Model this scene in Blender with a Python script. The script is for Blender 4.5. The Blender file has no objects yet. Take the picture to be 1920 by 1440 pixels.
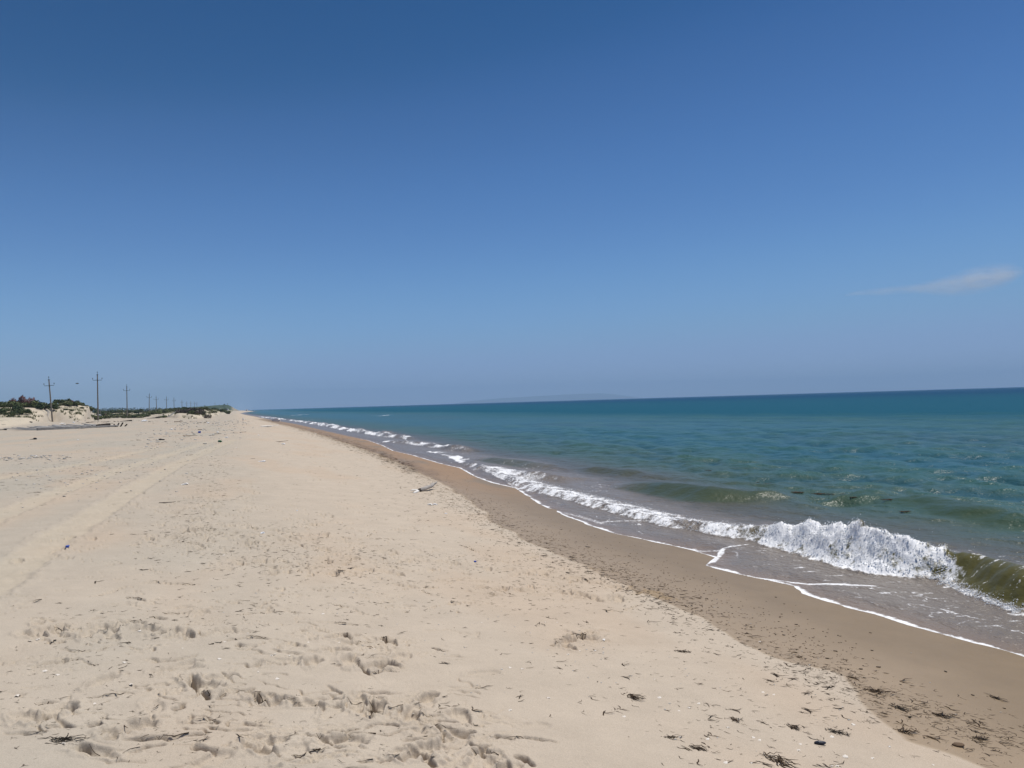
import bpy, bmesh, math, random
import numpy as np
from mathutils import Vector, Matrix, Euler

random.seed(7)
RNG = np.random.RandomState(7)
R = math.radians
S = bpy.context.scene
COL = S.collection

# ------------------------------------------------------------------ camera, sky, sun
# world axes: +Y runs along the shore, +X points out to sea, z = 0 is still water
FPX = 1450.0                         # focal length in pixels of the 1920 px wide photograph
CAM = np.array([0.0, 0.0, 2.4])
YAW, PITCH, ROLL = R(19.7), R(1.33), R(1.71)
_f = np.array([math.sin(YAW) * math.cos(PITCH), math.cos(YAW) * math.cos(PITCH), math.sin(PITCH)])
_r0 = np.array([math.cos(YAW), -math.sin(YAW), 0.0])
_u0 = np.cross(_r0, _f)
_r = _r0 * math.cos(ROLL) - _u0 * math.sin(ROLL)
_u = _u0 * math.cos(ROLL) + _r0 * math.sin(ROLL)
cd = bpy.data.cameras.new('camera')
cam = bpy.data.objects.new('camera', cd)
COL.objects.link(cam)
cd.sensor_width = 36.0
cd.lens = FPX / 1920 * 36.0
cd.clip_start, cd.clip_end = 0.05, 60000
cam.matrix_world = Matrix(((_r[0], _u[0], -_f[0], CAM[0]), (_r[1], _u[1], -_f[1], CAM[1]),
                           (_r[2], _u[2], -_f[2], CAM[2]), (0, 0, 0, 1)))
S.camera = cam

SUN_EL, SUN_AZ = R(72), R(78)        # azimuth clockwise from +Y: high midday sun, ahead and to the right
world = bpy.data.worlds.new('World')
S.world = world
world.use_nodes = True
wt = world.node_tree
bg = wt.nodes['Background']
sky = wt.nodes.new('ShaderNodeTexSky')
sky.sky_type = 'NISHITA'
sky.sun_disc = False
sky.sun_elevation, sky.sun_rotation = SUN_EL, SUN_AZ
sky.altitude, sky.air_density, sky.dust_density, sky.ozone_density = 4000, 1.0, 0.0, 6.0
# tone response of the camera for the blue of the sky: sky x 0.1 -> curve -> back to physical scale
_k1 = wt.nodes.new('ShaderNodeVectorMath'); _k1.operation = 'SCALE'; _k1.inputs['Scale'].default_value = 0.112
_cv = wt.nodes.new('ShaderNodeRGBCurve')
_k2 = wt.nodes.new('ShaderNodeVectorMath'); _k2.operation = 'SCALE'; _k2.inputs['Scale'].default_value = 10.0
for ch, pts in enumerate(([(.04, .004), (.085, .016), (.098, .038), (.129, .078), (.228, .185), (.406, .28), (1, .5)],
                          [(.08, .03), (.164, .088), (.19, .130), (.247, .208), (.41, .365), (.619, .40), (1, .55)],
                          [(.2, .13), (.363, .262), (.411, .352), (.509, .488), (.713, .63), (.813, .62), (1, .65)])):
    c_ = _cv.mapping.curves[ch]
    c_.points[0].location = (0, 0); c_.points[1].location = pts[-1]
    for p_ in pts[:-1]: c_.points.new(*p_)
_cv.mapping.update()
wt.links.new(sky.outputs[0], _k1.inputs[0]); wt.links.new(_k1.outputs[0], _cv.inputs['Color'])
wt.links.new(_cv.outputs[0], _k2.inputs[0]); wt.links.new(_k2.outputs[0], bg.inputs[0])
bg.inputs[1].default_value = 0.1
sl = bpy.data.lights.new('sun', 'SUN')
sl.energy, sl.angle, sl.color = 4.3, R(0.53), (1.0, 0.955, 0.89)
sun = bpy.data.objects.new('sun', sl)
COL.objects.link(sun)
sdir = Vector((math.sin(SUN_AZ) * math.cos(SUN_EL), math.cos(SUN_AZ) * math.cos(SUN_EL), math.sin(SUN_EL)))
sun.rotation_euler = sdir.to_track_quat('Z', 'Y').to_euler()
S.view_settings.view_transform = 'Standard'
S.view_settings.look = 'None'
S.view_settings.exposure = 0.0
S.view_settings.gamma = 1.0
try:
    S.cycles.use_denoising = True
    S.cycles.volume_bounces = 3
    S.cycles.volume_step_rate = 1.0
    S.cycles.max_bounces = 6
except Exception:
    pass

# ------------------------------------------------------------------ helpers
def sstep(a, b, x):
    t = np.clip((x - a) / (b - a), 0, 1)
    return t * t * (3 - 2 * t)

_perm = {}
def perlin(x, y, seed=0):
    if seed not in _perm:
        rs = np.random.RandomState(1000 + seed)
        ang = rs.rand(256) * 2 * math.pi
        _perm[seed] = (rs.permutation(256), np.cos(ang), np.sin(ang))
    p, gx, gy = _perm[seed]
    x = np.asarray(x, float); y = np.asarray(y, float)
    xi = np.floor(x).astype(np.int64); yi = np.floor(y).astype(np.int64)
    xf = x - xi; yf = y - yi
    def g(ix, iy, dx, dy):
        h = p[(p[ix & 255] + iy) & 255]
        return gx[h] * dx + gy[h] * dy
    sx = xf * xf * xf * (xf * (xf * 6 - 15) + 10); sy = yf * yf * yf * (yf * (yf * 6 - 15) + 10)
    a = g(xi, yi, xf, yf); b = g(xi + 1, yi, xf - 1, yf)
    c = g(xi, yi + 1, xf, yf - 1); d = g(xi + 1, yi + 1, xf - 1, yf - 1)
    return 1.5 * ((a + (b - a) * sx) * (1 - sy) + (c + (d - c) * sx) * sy)

def fbm(x, y, octv=4, seed=0, gain=0.5):
    o = 0.0; a = 1.0; f = 1.0; n = 0.0
    for k in range(octv):
        o = o + a * perlin(x * f, y * f, seed + k); n += a
        a *= gain; f *= 2.03
    return o / n

def srgb(r, g, b):
    return tuple(((c / 255) / 12.92 if c / 255 < 0.04045 else ((c / 255 + 0.055) / 1.055) ** 2.4) for c in (r, g, b))

def ray(px, py):
    px = np.asarray(px, float); py = np.asarray(py, float)
    return _f[None] * FPX + _r[None] * (px.reshape(-1, 1) - 960) - _u[None] * (py.reshape(-1, 1) - 720)

def on_plane(px, py, z=0.0):
    d = ray(px, py); t = (z - CAM[2]) / d[:, 2]
    return CAM + d * t[:, None]

def at_depth(px, py, depth):
    d = ray(px, py); d = d / (d @ _f)[:, None]
    return CAM + d * np.asarray(depth, float).reshape(-1, 1)

def project(u, v, z):
    X = u - CAM[0]; Y = v - CAM[1]; Z = z - CAM[2]
    w = X * _f[0] + Y * _f[1] + Z * _f[2]
    w = np.where(w < 0.2, 0.2, w)
    return 960 + FPX * (X * _r[0] + Y * _r[1] + Z * _r[2]) / w, 720 - FPX * (X * _u[0] + Y * _u[1] + Z * _u[2]) / w

# mean shoreline u_s(v) and beach profile
_SV = np.array([-400, -50, 0, 5, 10, 28, 43, 80, 123, 180, 250, 400, 600, 850, 1160, 1700, 2600, 6000, 12000.])
_SU = np.array([6.6, 6.6, 6.6, 6.6, 6.3, 7.2, 8.0, 8.8, 9.0, 8.0, 7.0, 4.5, 3.0, 9.0, 24.0, 30.0, 30.0, -200.0, -900.])
def shore(v): return np.interp(v, _SV, _SU)
_PC = np.array([-4000, -60, -30, -16, -10, -7, -5, -3, -1.2, 0, 1.5, 4, 12, 40, 120, 400, 20000.])
_PZ = np.array([1.3, 1.2, 1.10, 1.02, 0.93, 0.79, 0.58, 0.33, 0.12, 0.0, -0.16, -0.4, -0.9, -2, -3.5, -4.5, -5.0])
_cs = np.linspace(-70, 60, 5201)
_zs = np.interp(_cs, _PC, _PZ)
_k = np.ones(60) / 60
_zs[60:-60] = np.convolve(np.convolve(_zs, _k, 'same'), _k, 'same')[60:-60]
def profile(c):
    return np.where(c < -68, np.interp(c, _PC, _PZ), np.where(c > 58, np.interp(c, _PC, _PZ), np.interp(c, _cs, _zs)))
def zbase(u, v): return profile(u - shore(v))

def hit(px, py, fn=None):
    """where the ray through a pixel of the photograph meets the smooth beach"""
    fn = fn or zbase
    d = ray(px, py); d = d / np.linalg.norm(d[:, :2], axis=1)[:, None]
    n = len(d); lo = np.full(n, 0.5); hi = np.full(n, np.nan); prev = np.full(n, 0.5)
    for t in np.geomspace(0.5, 6000, 400):
        P = CAM + d * t
        below = np.isnan(hi) & (P[:, 2] < fn(P[:, 0], P[:, 1]))
        hi[below] = t; lo[below] = prev[below]; prev[:] = t
    hi[np.isnan(hi)] = 6000; lo = np.where(hi == 6000, 5999, lo)
    for _ in range(22):
        m = (lo + hi) / 2; P = CAM + d * m[:, None]
        b = P[:, 2] < fn(P[:, 0], P[:, 1])
        hi = np.where(b, m, hi); lo = np.where(b, lo, m)
    return CAM + d * ((lo + hi) / 2)[:, None]

def curve_v(pts, fn=None):
    """a polyline read from the photo, as u = f(v) on the beach"""
    a = np.array(pts, float)
    P = hit(a[:, 0], a[:, 1], fn)
    o = np.argsort(P[:, 1])
    return P[o, 1], P[o, 0], a[o, 0]

def tag(o, label=None, cat=None, group=None, kind=None):
    if label: o['label'] = label
    if cat: o['category'] = cat
    if group: o['group'] = group
    if kind: o['kind'] = kind
    return o

def fast_mesh(name, V, F, mat, smooth=True):
    """V (n,3) array, F (m,k) array of equal-sized faces"""
    me = bpy.data.meshes.new(name)
    V = np.ascontiguousarray(V, np.float32); F = np.ascontiguousarray(F, np.int32)
    n, k = F.shape
    me.vertices.add(len(V)); me.vertices.foreach_set('co', V.ravel())
    me.loops.add(n * k); me.loops.foreach_set('vertex_index', F.ravel())
    me.polygons.add(n)
    me.polygons.foreach_set('loop_start', np.arange(0, n * k, k, dtype=np.int32))
    me.update(calc_edges=True)
    if smooth: me.polygons.foreach_set('use_smooth', np.ones(n, bool))
    me.materials.append(mat)
    me.validate()
    return me

def link(name, me, parent=None):
    o = bpy.data.objects.new(name, me); COL.objects.link(o)
    if parent: o.parent = parent
    return o

def attr(me, name, arr):
    if arr.ndim == 1:
        a = me.attributes.new(name, 'FLOAT', 'POINT'); a.data.foreach_set('value', np.ascontiguousarray(arr, np.float32))
    else:
        a = me.attributes.new(name, 'FLOAT_COLOR', 'POINT')
        c = np.ones((len(arr), 4), np.float32); c[:, :3] = arr
        a.data.foreach_set('color', c.ravel())

class MB:
    def __init__(s): s.v = []; s.f = []
    def add(s, V, F):
        b = len(s.v); s.v += [tuple(p) for p in V]; s.f += [tuple(i + b for i in q) for q in F]; return s
    def box(s, c, d, rot=None, jit=0.0):
        V = []
        for x in (-.5, .5):
            for y in (-.5, .5):
                for z in (-.5, .5):
                    p = Vector((x * d[0], y * d[1], z * d[2])) + Vector([random.uniform(-jit, jit) for _ in range(3)])
                    if rot: p = rot @ p
                    V.append(p + Vector(c))
        return s.add(V, [(0, 1, 3, 2), (4, 6, 7, 5), (0, 4, 5, 1), (2, 3, 7, 6), (0, 2, 6, 4), (1, 5, 7, 3)])
    def tube(s, pts, rad, n=6, flat=1.0):
        pts = [Vector(p) for p in pts]
        if not hasattr(rad, '__len__'): rad = [rad] * len(pts)
        V = []; up = Vector((0, 0, 1))
        for i, p in enumerate(pts):
            t = (pts[min(i + 1, len(pts) - 1)] - pts[max(i - 1, 0)]).normalized()
            a = t.cross(up)
            if a.length < 1e-3: a = t.cross(Vector((1, 0, 0)))
            a.normalize(); b = a.cross(t)
            for k in range(n):
                q = 2 * math.pi * k / n
                V.append(p + a * math.cos(q) * rad[i] + b * math.sin(q) * rad[i] * flat)
        F = []
        for i in range(len(pts) - 1):
            for k in range(n):
                F.append((i * n + k, i * n + (k + 1) % n, (i + 1) * n + (k + 1) % n, (i + 1) * n + k))
        F.append(tuple(range(n))[::-1]); F.append(tuple(range((len(pts) - 1) * n, len(pts) * n)))
        return s.add(V, F)
    def lathe(s, prof, n=12, loc=(0, 0, 0), rot=None):
        V = []
        for r, z in prof:
            for k in range(n):
                q = 2 * math.pi * k / n; p = Vector((r * math.cos(q), r * math.sin(q), z))
                if rot: p = rot @ p
                V.append(p + Vector(loc))
        F = [(i * n + k, i * n + (k + 1) % n, (i + 1) * n + (k + 1) % n, (i + 1) * n + k) for i in range(len(prof) - 1) for k in range(n)]
        F.append(tuple(range(n))[::-1]); F.append(tuple(range((len(prof) - 1) * n, len(prof) * n)))
        return s.add(V, F)
    def blob(s, c, d, sub=2, amp=0.25, fr=2.0, rot=None):
        bm = bmesh.new(); bmesh.ops.create_icosphere(bm, subdivisions=sub, radius=1)
        o = random.uniform(0, 50)
        V = []
        for w in bm.verts:
            p = w.co; k = 1 + amp * float(perlin(p.x * fr + o, p.y * fr + p.z * 1.7 * fr, 3)) + amp * .5 * float(perlin(p.z * fr * 2.3 + o, p.x * 2.1 * fr - p.y, 5))
            q = Vector((p.x * d[0] * k, p.y * d[1] * k, p.z * d[2] * k))
            if rot: q = rot @ q
            V.append(q + Vector(c))
        F = [tuple(x.index for x in f.verts) for f in bm.faces]
        bm.free()
        return s.add(V, F)
    def mesh(s, name, mat, smooth=False):
        me = bpy.data.meshes.new(name); me.from_pydata(s.v, [], s.f)
        if smooth: me.polygons.foreach_set('use_smooth', [True] * len(me.polygons))
        me.materials.append(mat); me.update(); return me
    def obj(s, name, mat, parent=None, smooth=False):
        return link(name, s.mesh(name, mat, smooth), parent)

def empty(name, loc, rz=0.0):
    o = bpy.data.objects.new(name, None); COL.objects.link(o)
    o.empty_display_size = 0.2; o.location = loc; o.rotation_euler = (0, 0, rz); return o

def copy_tree(o):
    c = o.copy(); COL.objects.link(c)
    for ch in list(o.children):
        d = ch.copy(); COL.objects.link(d); d.parent = c
        for g in list(ch.children):
            e = g.copy(); COL.objects.link(e); e.parent = d
    return c

# ------------------------------------------------------------------ materials
def newmat(name):
    m = bpy.data.materials.new(name); m.use_nodes = True
    nt = m.node_tree
    return m, nt, nt.nodes['Principled BSDF'], nt.links.new
def N(nt, t, **kw):
    n = nt.nodes.new(t)
    for k, v in kw.items():
        if k in n.inputs: n.inputs[k].default_value = v
        else: setattr(n, k, v)
    return n

def simple(name, col, rough=0.8, var=0.25, scale=6.0, bump=0.3, spec=0.3, trans=0.0, objrand=0.0):
    m, nt, b, L = newmat(name)
    tc = N(nt, 'ShaderNodeTexCoord')
    no = N(nt, 'ShaderNodeTexNoise', Scale=scale, Detail=6.0, Roughness=0.65)
    L(tc.outputs['Object'], no.inputs['Vector'])
    mr = N(nt, 'ShaderNodeMapRange'); mr.inputs[1].default_value = 0.25; mr.inputs[2].default_value = 0.75
    mr.inputs[3].default_value = 1 - var; mr.inputs[4].default_value = 1 + var
    L(no.outputs['Fac'], mr.inputs[0])
    mx = N(nt, 'ShaderNodeVectorMath', operation='SCALE'); mx.inputs[0].default_value = col[:3]
    fac = mr.outputs[0]
    if objrand:
        oi = N(nt, 'ShaderNodeObjectInfo')
        m2 = N(nt, 'ShaderNodeMapRange'); m2.inputs[3].default_value = 1 - objrand; m2.inputs[4].default_value = 1 + objrand
        L(oi.outputs['Random'], m2.inputs[0])
        mm = N(nt, 'ShaderNodeMath', operation='MULTIPLY'); L(fac, mm.inputs[0]); L(m2.outputs[0], mm.inputs[1]); fac = mm.outputs[0]
    L(fac, mx.inputs['Scale']); L(mx.outputs[0], b.inputs['Base Color'])
    b.inputs['Roughness'].default_value = rough
    b.inputs['Specular IOR Level'].default_value = spec
    if bump:
        bp = N(nt, 'ShaderNodeBump', Strength=bump, Distance=0.02); L(no.outputs['Fac'], bp.inputs['Height']); L(bp.outputs[0], b.inputs['Normal'])
    if trans: b.inputs['Transmission Weight'].default_value = trans
    return m

def foliage(name, col, col2):
    m, nt, b, L = newmat(name)
    tc = N(nt, 'ShaderNodeTexCoord'); oi = N(nt, 'ShaderNodeObjectInfo')
    no = N(nt, 'ShaderNodeTexNoise', Scale=1.3, Detail=4.0)
    L(tc.outputs['Object'], no.inputs['Vector'])
    ad = N(nt, 'ShaderNodeMath', operation='ADD'); L(no.outputs['Fac'], ad.inputs[0])
    m2 = N(nt, 'ShaderNodeMapRange'); m2.inputs[3].default_value = -.22; m2.inputs[4].default_value = .22
    L(oi.outputs['Random'], m2.inputs[0]); L(m2.outputs[0], ad.inputs[1])
    cr = N(nt, 'ShaderNodeValToRGB'); cr.color_ramp.elements[0].position = .3; cr.color_ramp.elements[1].position = .75
    cr.color_ramp.elements[0].color = (*col, 1); cr.color_ramp.elements[1].color = (*col2, 1)
    L(ad.outputs[0], cr.inputs[0]); L(cr.outputs[0], b.inputs['Base Color'])
    b.inputs['Roughness'].default_value = .7; b.inputs['Specular IOR Level'].default_value = .2
    return m

M = {}
M['concrete'] = simple('concrete', (.23, .2, .165), .9, .25, 3)
M['steel'] = simple('dark_steel', (.03, .032, .04), .55, .3, 8)
M['glaze'] = simple('dark_ceramic', (.025, .022, .03), .25, .2, 8)
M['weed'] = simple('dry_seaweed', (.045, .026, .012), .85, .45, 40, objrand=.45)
M['weed_black'] = simple('black_seaweed', (.022, .016, .01), .8, .4, 40)
M['weed_brown'] = simple('brown_seaweed', (.055, .034, .014), .8, .4, 20)
M['wood'] = simple('bleached_wood', (.36, .33, .30), .9, .35, 9)
M['oldwood'] = simple('brown_wood', (.15, .10, .062), .9, .35, 9)
M['darkwood'] = simple('dark_wood', (.05, .038, .03), .9, .35, 9)
M['greytimber'] = simple('grey_timber', (.31, .30, .285), .95, .35, 3)
M['white'] = simple('white_plastic', (.8, .81, .82), .5, .06, 4)
M['foamboard'] = simple('white_polystyrene', (.78, .75, .70), .9, .08, 12)
M['shell'] = simple('shell', (.74, .68, .6), .5, .15, 60)
M['red'] = simple('red_cloth', (.22, .03, .035), .9, .3, 5)
M['rubber'] = simple('black_rubbish', (.015, .014, .018), .7, .4, 6)
M['blue'] = simple('blue_plastic', (.03, .09, .45), .5, .2, 6)
M['greenp'] = simple('green_plastic', (.02, .12, .05), .4, .2, 6)
M['greyp'] = simple('grey_plastic', (.35, .37, .38), .6, .2, 6)
M['mussel'] = simple('mussel', (.03, .032, .045), .3, .3, 40)
M['leaf'] = foliage('shrub_green', (.036, .058, .02), (.13, .15, .055))
M['leafpale'] = foliage('shrub_olive', (.085, .095, .042), (.2, .2, .1))
M['leafpink'] = foliage('tamarisk_pink', (.16, .075, .07), (.34, .2, .18))
M['leafgrey'] = foliage('dead_brush', (.05, .04, .034), (.13, .105, .085))
M['grass'] = foliage('dune_grass', (.09, .10, .04), (.22, .2, .1))
M['stem'] = simple('stem', (.06, .045, .033), .9, .3, 8)
M['farleaf'] = foliage('far_wood', (.018, .03, .02), (.04, .055, .03))
M['plaster'] = simple('white_plaster', (.75, .73, .7), .9, .05, 1)
M['roof'] = simple('grey_roof', (.25, .22, .2), .9, .1, 1)
M['dark'] = simple('dark_pane', (.03, .035, .04), .2, .1, 1)
M['bird'] = simple('dark_feathers', (.04, .04, .045), .8, .3, 5)

def sand_material():
    m, nt, b, L = newmat('sand')
    a = N(nt, 'ShaderNodeAttribute', attribute_name='tint')
    w = N(nt, 'ShaderNodeAttribute', attribute_name='wet')
    g = N(nt, 'ShaderNodeTexCoord')
    n1 = N(nt, 'ShaderNodeTexNoise', Scale=2.2, Detail=9.0, Roughness=.7)
    n2 = N(nt, 'ShaderNodeTexNoise', Scale=170.0, Detail=3.0, Roughness=.7)
    n3 = N(nt, 'ShaderNodeTexNoise', Scale=28.0, Detail=6.0, Roughness=.72)
    for n in (n1, n2, n3): L(g.outputs['Object'], n.inputs['Vector'])
    def mr(src, lo, hi, f0=.3, f1=.7):
        r = N(nt, 'ShaderNodeMapRange'); L(src, r.inputs[0])
        for i, x in zip((1, 2, 3, 4), (f0, f1, lo, hi)): r.inputs[i].default_value = x
        return r.outputs[0]
    k = N(nt, 'ShaderNodeMath', operation='MULTIPLY'); L(mr(n1.outputs['Fac'], .93, 1.07), k.inputs[0]); L(mr(n2.outputs['Fac'], .84, 1.14), k.inputs[1])
    sc = N(nt, 'ShaderNodeVectorMath', operation='SCALE'); L(a.outputs['Color'], sc.inputs[0]); L(k.outputs[0], sc.inputs['Scale'])
    L(sc.outputs[0], b.inputs['Base Color'])
    L(mr(w.outputs['Fac'], .95, .42, 0, 1), b.inputs['Roughness'])
    L(mr(w.outputs['Fac'], .1, .13, 0, 1), b.inputs['Specular IOR Level'])
    hs = N(nt, 'ShaderNodeMath', operation='MULTIPLY_ADD'); hs.inputs[1].default_value = .25
    L(n2.outputs['Fac'], hs.inputs[0]); L(n3.outputs['Fac'], hs.inputs[2])
    dry = mr(w.outputs['Fac'], .5, .06, 0, 1)
    bp = N(nt, 'ShaderNodeBump', Distance=.012); L(dry, bp.inputs['Strength']); L(hs.outputs[0], bp.inputs['Height'])
    L(bp.outputs[0], b.inputs['Normal'])
    return m

def sea_material():
    m, nt, b, L = newmat('sea_water')
    a = N(nt, 'ShaderNodeAttribute', attribute_name='body')
    f = N(nt, 'ShaderNodeAttribute', attribute_name='foam')
    sw = N(nt, 'ShaderNodeAttribute', attribute_name='calm')
    g = N(nt, 'ShaderNodeTexCoord')
    mp = N(nt, 'ShaderNodeMapping'); mp.inputs['Scale'].default_value = (1.0, .6, 1)
    mp.inputs['Rotation'].default_value = (0, 0, R(-25))
    L(g.outputs['Object'], mp.inputs['Vector'])
    n1 = N(nt, 'ShaderNodeTexNoise', Scale=1.3, Detail=6.0, Roughness=.62)
    n2 = N(nt, 'ShaderNodeTexNoise', Scale=9.0, Detail=5.0, Roughness=.6)
    nf = N(nt, 'ShaderNodeTexNoise', Scale=16.0, Detail=8.0, Roughness=.72)
    for n in (n1, n2): L(mp.outputs[0], n.inputs['Vector'])
    L(g.outputs['Object'], nf.inputs['Vector'])
    hs = N(nt, 'ShaderNodeMath', operation='MULTIPLY_ADD'); hs.inputs[1].default_value = .16
    L(n2.outputs['Fac'], hs.inputs[0]); L(n1.outputs['Fac'], hs.inputs[2])
    st = N(nt, 'ShaderNodeMapRange'); L(sw.outputs['Fac'], st.inputs[0]); st.inputs[3].default_value = .75; st.inputs[4].default_value = .85
    bp = N(nt, 'ShaderNodeBump', Distance=.28); sm = N(nt, 'ShaderNodeAttribute', attribute_name='glassy'); s1 = N(nt, 'ShaderNodeMath', operation='MULTIPLY'); L(st.outputs[0], s1.inputs[0])
    s2 = N(nt, 'ShaderNodeMapRange'); s2.inputs[3].default_value = 1.0; s2.inputs[4].default_value = .22; L(sm.outputs['Fac'], s2.inputs[0]); L(s2.outputs[0], s1.inputs[1]); L(s1.outputs[0], bp.inputs['Strength']); L(hs.outputs[0], bp.inputs['Height'])
    L(a.outputs['Color'], b.inputs['Base Color']); L(bp.outputs[0], b.inputs['Normal'])
    b.inputs['Roughness'].default_value = .2; b.inputs['IOR'].default_value = 1.333
    op = N(nt, 'ShaderNodeAttribute', attribute_name='open'); so = N(nt, 'ShaderNodeMapRange'); so.inputs[3].default_value = .5; so.inputs[4].default_value = .05
    L(op.outputs['Fac'], so.inputs[0]); L(so.outputs[0], b.inputs['Specular IOR Level'])
    ro = N(nt, 'ShaderNodeMapRange'); ro.inputs[3].default_value = .31; ro.inputs[4].default_value = .45
    L(op.outputs['Fac'], ro.inputs[0]); L(ro.outputs[0], b.inputs['Roughness'])
    fo = N(nt, 'ShaderNodeBsdfPrincipled'); fo.inputs['Base Color'].default_value = (.95, .955, .96, 1); fo.inputs['Roughness'].default_value = .7
    fb = N(nt, 'ShaderNodeBump', Strength=.35, Distance=.05); L(nf.outputs['Fac'], fb.inputs['Height']); L(fb.outputs[0], fo.inputs['Normal'])
    ad = N(nt, 'ShaderNodeMath', operation='MULTIPLY_ADD'); ad.inputs[1].default_value = 1.5; L(nf.outputs['Fac'], ad.inputs[0]); L(f.outputs['Fac'], ad.inputs[2])
    r = N(nt, 'ShaderNodeMapRange'); r.interpolation_type = 'SMOOTHSTEP'; L(ad.outputs[0], r.inputs[0])
    r.inputs[1].default_value = 1.12; r.inputs[2].default_value = 1.55
    mx = N(nt, 'ShaderNodeMixShader'); L(r.outputs[0], mx.inputs[0]); L(b.outputs[0], mx.inputs[1]); L(fo.outputs[0], mx.inputs[2])
    tl = N(nt, 'ShaderNodeBsdfTranslucent'); tl.inputs['Color'].default_value = (.97, .98, .98, 1)
    m2 = N(nt, 'ShaderNodeMixShader'); m2.inputs[0].default_value = .08; L(fo.outputs[0], m2.inputs[1]); L(tl.outputs[0], m2.inputs[2])
    L(m2.outputs[0], mx.inputs[2])
    L(mx.outputs[0], nt.nodes['Material Output'].inputs['Surface'])
    return m

# ------------------------------------------------------------------ lines read from the photograph
EDGE = curve_v([(1920, 1232), (1850, 1213), (1760, 1188), (1700, 1172), (1640, 1152), (1580, 1138), (1530, 1122), (1500, 1112), (1487, 1104), (1488, 1099),
                (1440, 1088), (1390, 1078), (1340, 1066), (1322, 1060), (1330, 1052), (1338, 1046), (1300, 1033), (1230, 1018), (1150, 1000), (1100, 984), (1060, 968), (1010, 945), (965, 915),
                (920, 905), (888, 893), (862, 878), (820, 868), (770, 853), (735, 845), (715, 835), (690, 826), (640, 815), (600, 806), (560, 796.5), (530, 791), (500, 785.5), (480, 782)])
WETL = curve_v([(1860, 1450), (1760, 1415), (1690, 1390), (1650, 1352), (1620, 1325), (1560, 1268), (1480, 1240), (1400, 1205), (1290, 1150), (1200, 1110), (1100, 1060), (1000, 1020), (930, 980),
                (860, 930), (820, 905), (760, 875), (700, 850), (650, 832), (590, 812), (545, 800), (510, 792), (480, 785)])
def edge(v):
    e = np.interp(v, EDGE[0], EDGE[1])
    return np.where(v > EDGE[0][-1], shore(v) + e * 0, e)
def wetline(v):
    w = np.interp(v, WETL[0], WETL[1])
    return np.where(v > WETL[0][-1], shore(v) - 1.5, w)
ZP = lambda u, v: np.zeros_like(u)
# main breaker: front foot, amplitude, foam width
BRK = [(900, 880, .06, 1.4), (970, 912, .09, 1.3), (1060, 938, .1, 1.3), (1150, 963, .1, 1.3), (1240, 987, .1, 1.3), (1330, 1002, .13, 1.4), (1400, 1014, .2, 1.5),
       (1450, 1027, .26, 1.2), (1500, 1042, .36, 1.0), (1535, 1054, .43, .9), (1565, 1062, .465, .9), (1600, 1070, .41, .9), (1640, 1077, .38, .9), (1700, 1084, .34, .8),
       (1730, 1087, .33, .55), (1760, 1091, .33, .34), (1785, 1099, .34, .2), (1810, 1110, .35, .1), (1850, 1128, .37, .0), (1920, 1152, .38, .0)]
_b = np.array(BRK); _P = on_plane(_b[:, 0], _b[:, 1]); _o = np.argsort(_P[:, 1])
BV, BU, BA, BW = _P[_o, 1], _P[_o, 0], _b[_o, 2], _b[_o, 3]
BPX = _b[_o, 0]
# rolling green swell behind it: foot line and amplitude
SWL = [(1100, 905, .0), (1150, 915, .14), (1200, 928, .27), (1270, 940, .30), (1330, 944, .24), (1370, 945, .22), (1430, 946, .1), (1500, 955, 0)]
_b = np.array(SWL); _P = on_plane(_b[:, 0], _b[:, 1]); _o = np.argsort(_P[:, 1])
SV_, SU_, SA_ = _P[_o, 1], _P[_o, 0], _b[_o, 2]
SWELLS = [(SV_, SU_, SA_)]
for pts in ([(1290, 912, 0), (1340, 915, .12), (1410, 918, .16), (1470, 925, .08), (1500, 930, 0)],
            [(1450, 945, 0), (1480, 942, .1), (1540, 943, .18), (1620, 945, .14), (1690, 955, .22), (1760, 972, .25), (1850, 990, .2), (1950, 1005, .1)],
            [(850, 862, 0), (900, 868, .2), (960, 876, .2), (1010, 882, .14), (1060, 890, 0)],
            [(1040, 880, 0), (1090, 886, .16), (1160, 893, .16), (1230, 900, .05), (1280, 905, 0)],
            [(1700, 885, 0), (1760, 890, .1), (1850, 900, .14), (1950, 910, .1)]):
    b_ = np.array(pts); P_ = on_plane(b_[:, 0], b_[:, 1]); o_ = np.argsort(P_[:, 1]); SWELLS.append((P_[o_, 1], P_[o_, 0], b_[o_, 2]))
# small broken foam lines farther up the beach: (px, py front, foam width m, height m)
FOAML = [[(870, 868, .2, .1), (890, 880, .8, .16), (930, 888, 1.2, .2), (980, 897, 1.0, .18), (1030, 903, .6, .14), (1045, 905, 0, 0)],
         [(700, 828, 0, .1), (725, 830, 1.5, .2), (760, 832, 1.5, .28), (800, 838, 1.6, .3), (835, 845, 1.6, .3), (858, 848, .8, .2), (866, 850, 0, 0)],
         [(790, 846, 0, 0), (820, 850, .8, .06), (850, 861, .9, .06), (880, 875, .5, .05), (900, 884, 0, 0)],
         [(480, 781.5, 4, .3), (510, 785, 4, .35), (540, 789, 4, .35), (570, 793, 4, .35), (600, 799, 4, .35), (640, 807, 3, .3), (690, 815, 2.4, .32), (720, 820, 2.2, .36), (752, 823, 1.6, .3), (765, 825, 0, 0)]]
FL = []
for pts in FOAML:
    b_ = np.array(pts); P_ = on_plane(b_[:, 0], b_[:, 1]); o_ = np.argsort(P_[:, 1]); FL.append((P_[o_, 1], P_[o_, 0], b_[o_, 2], b_[o_, 3]))

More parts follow.
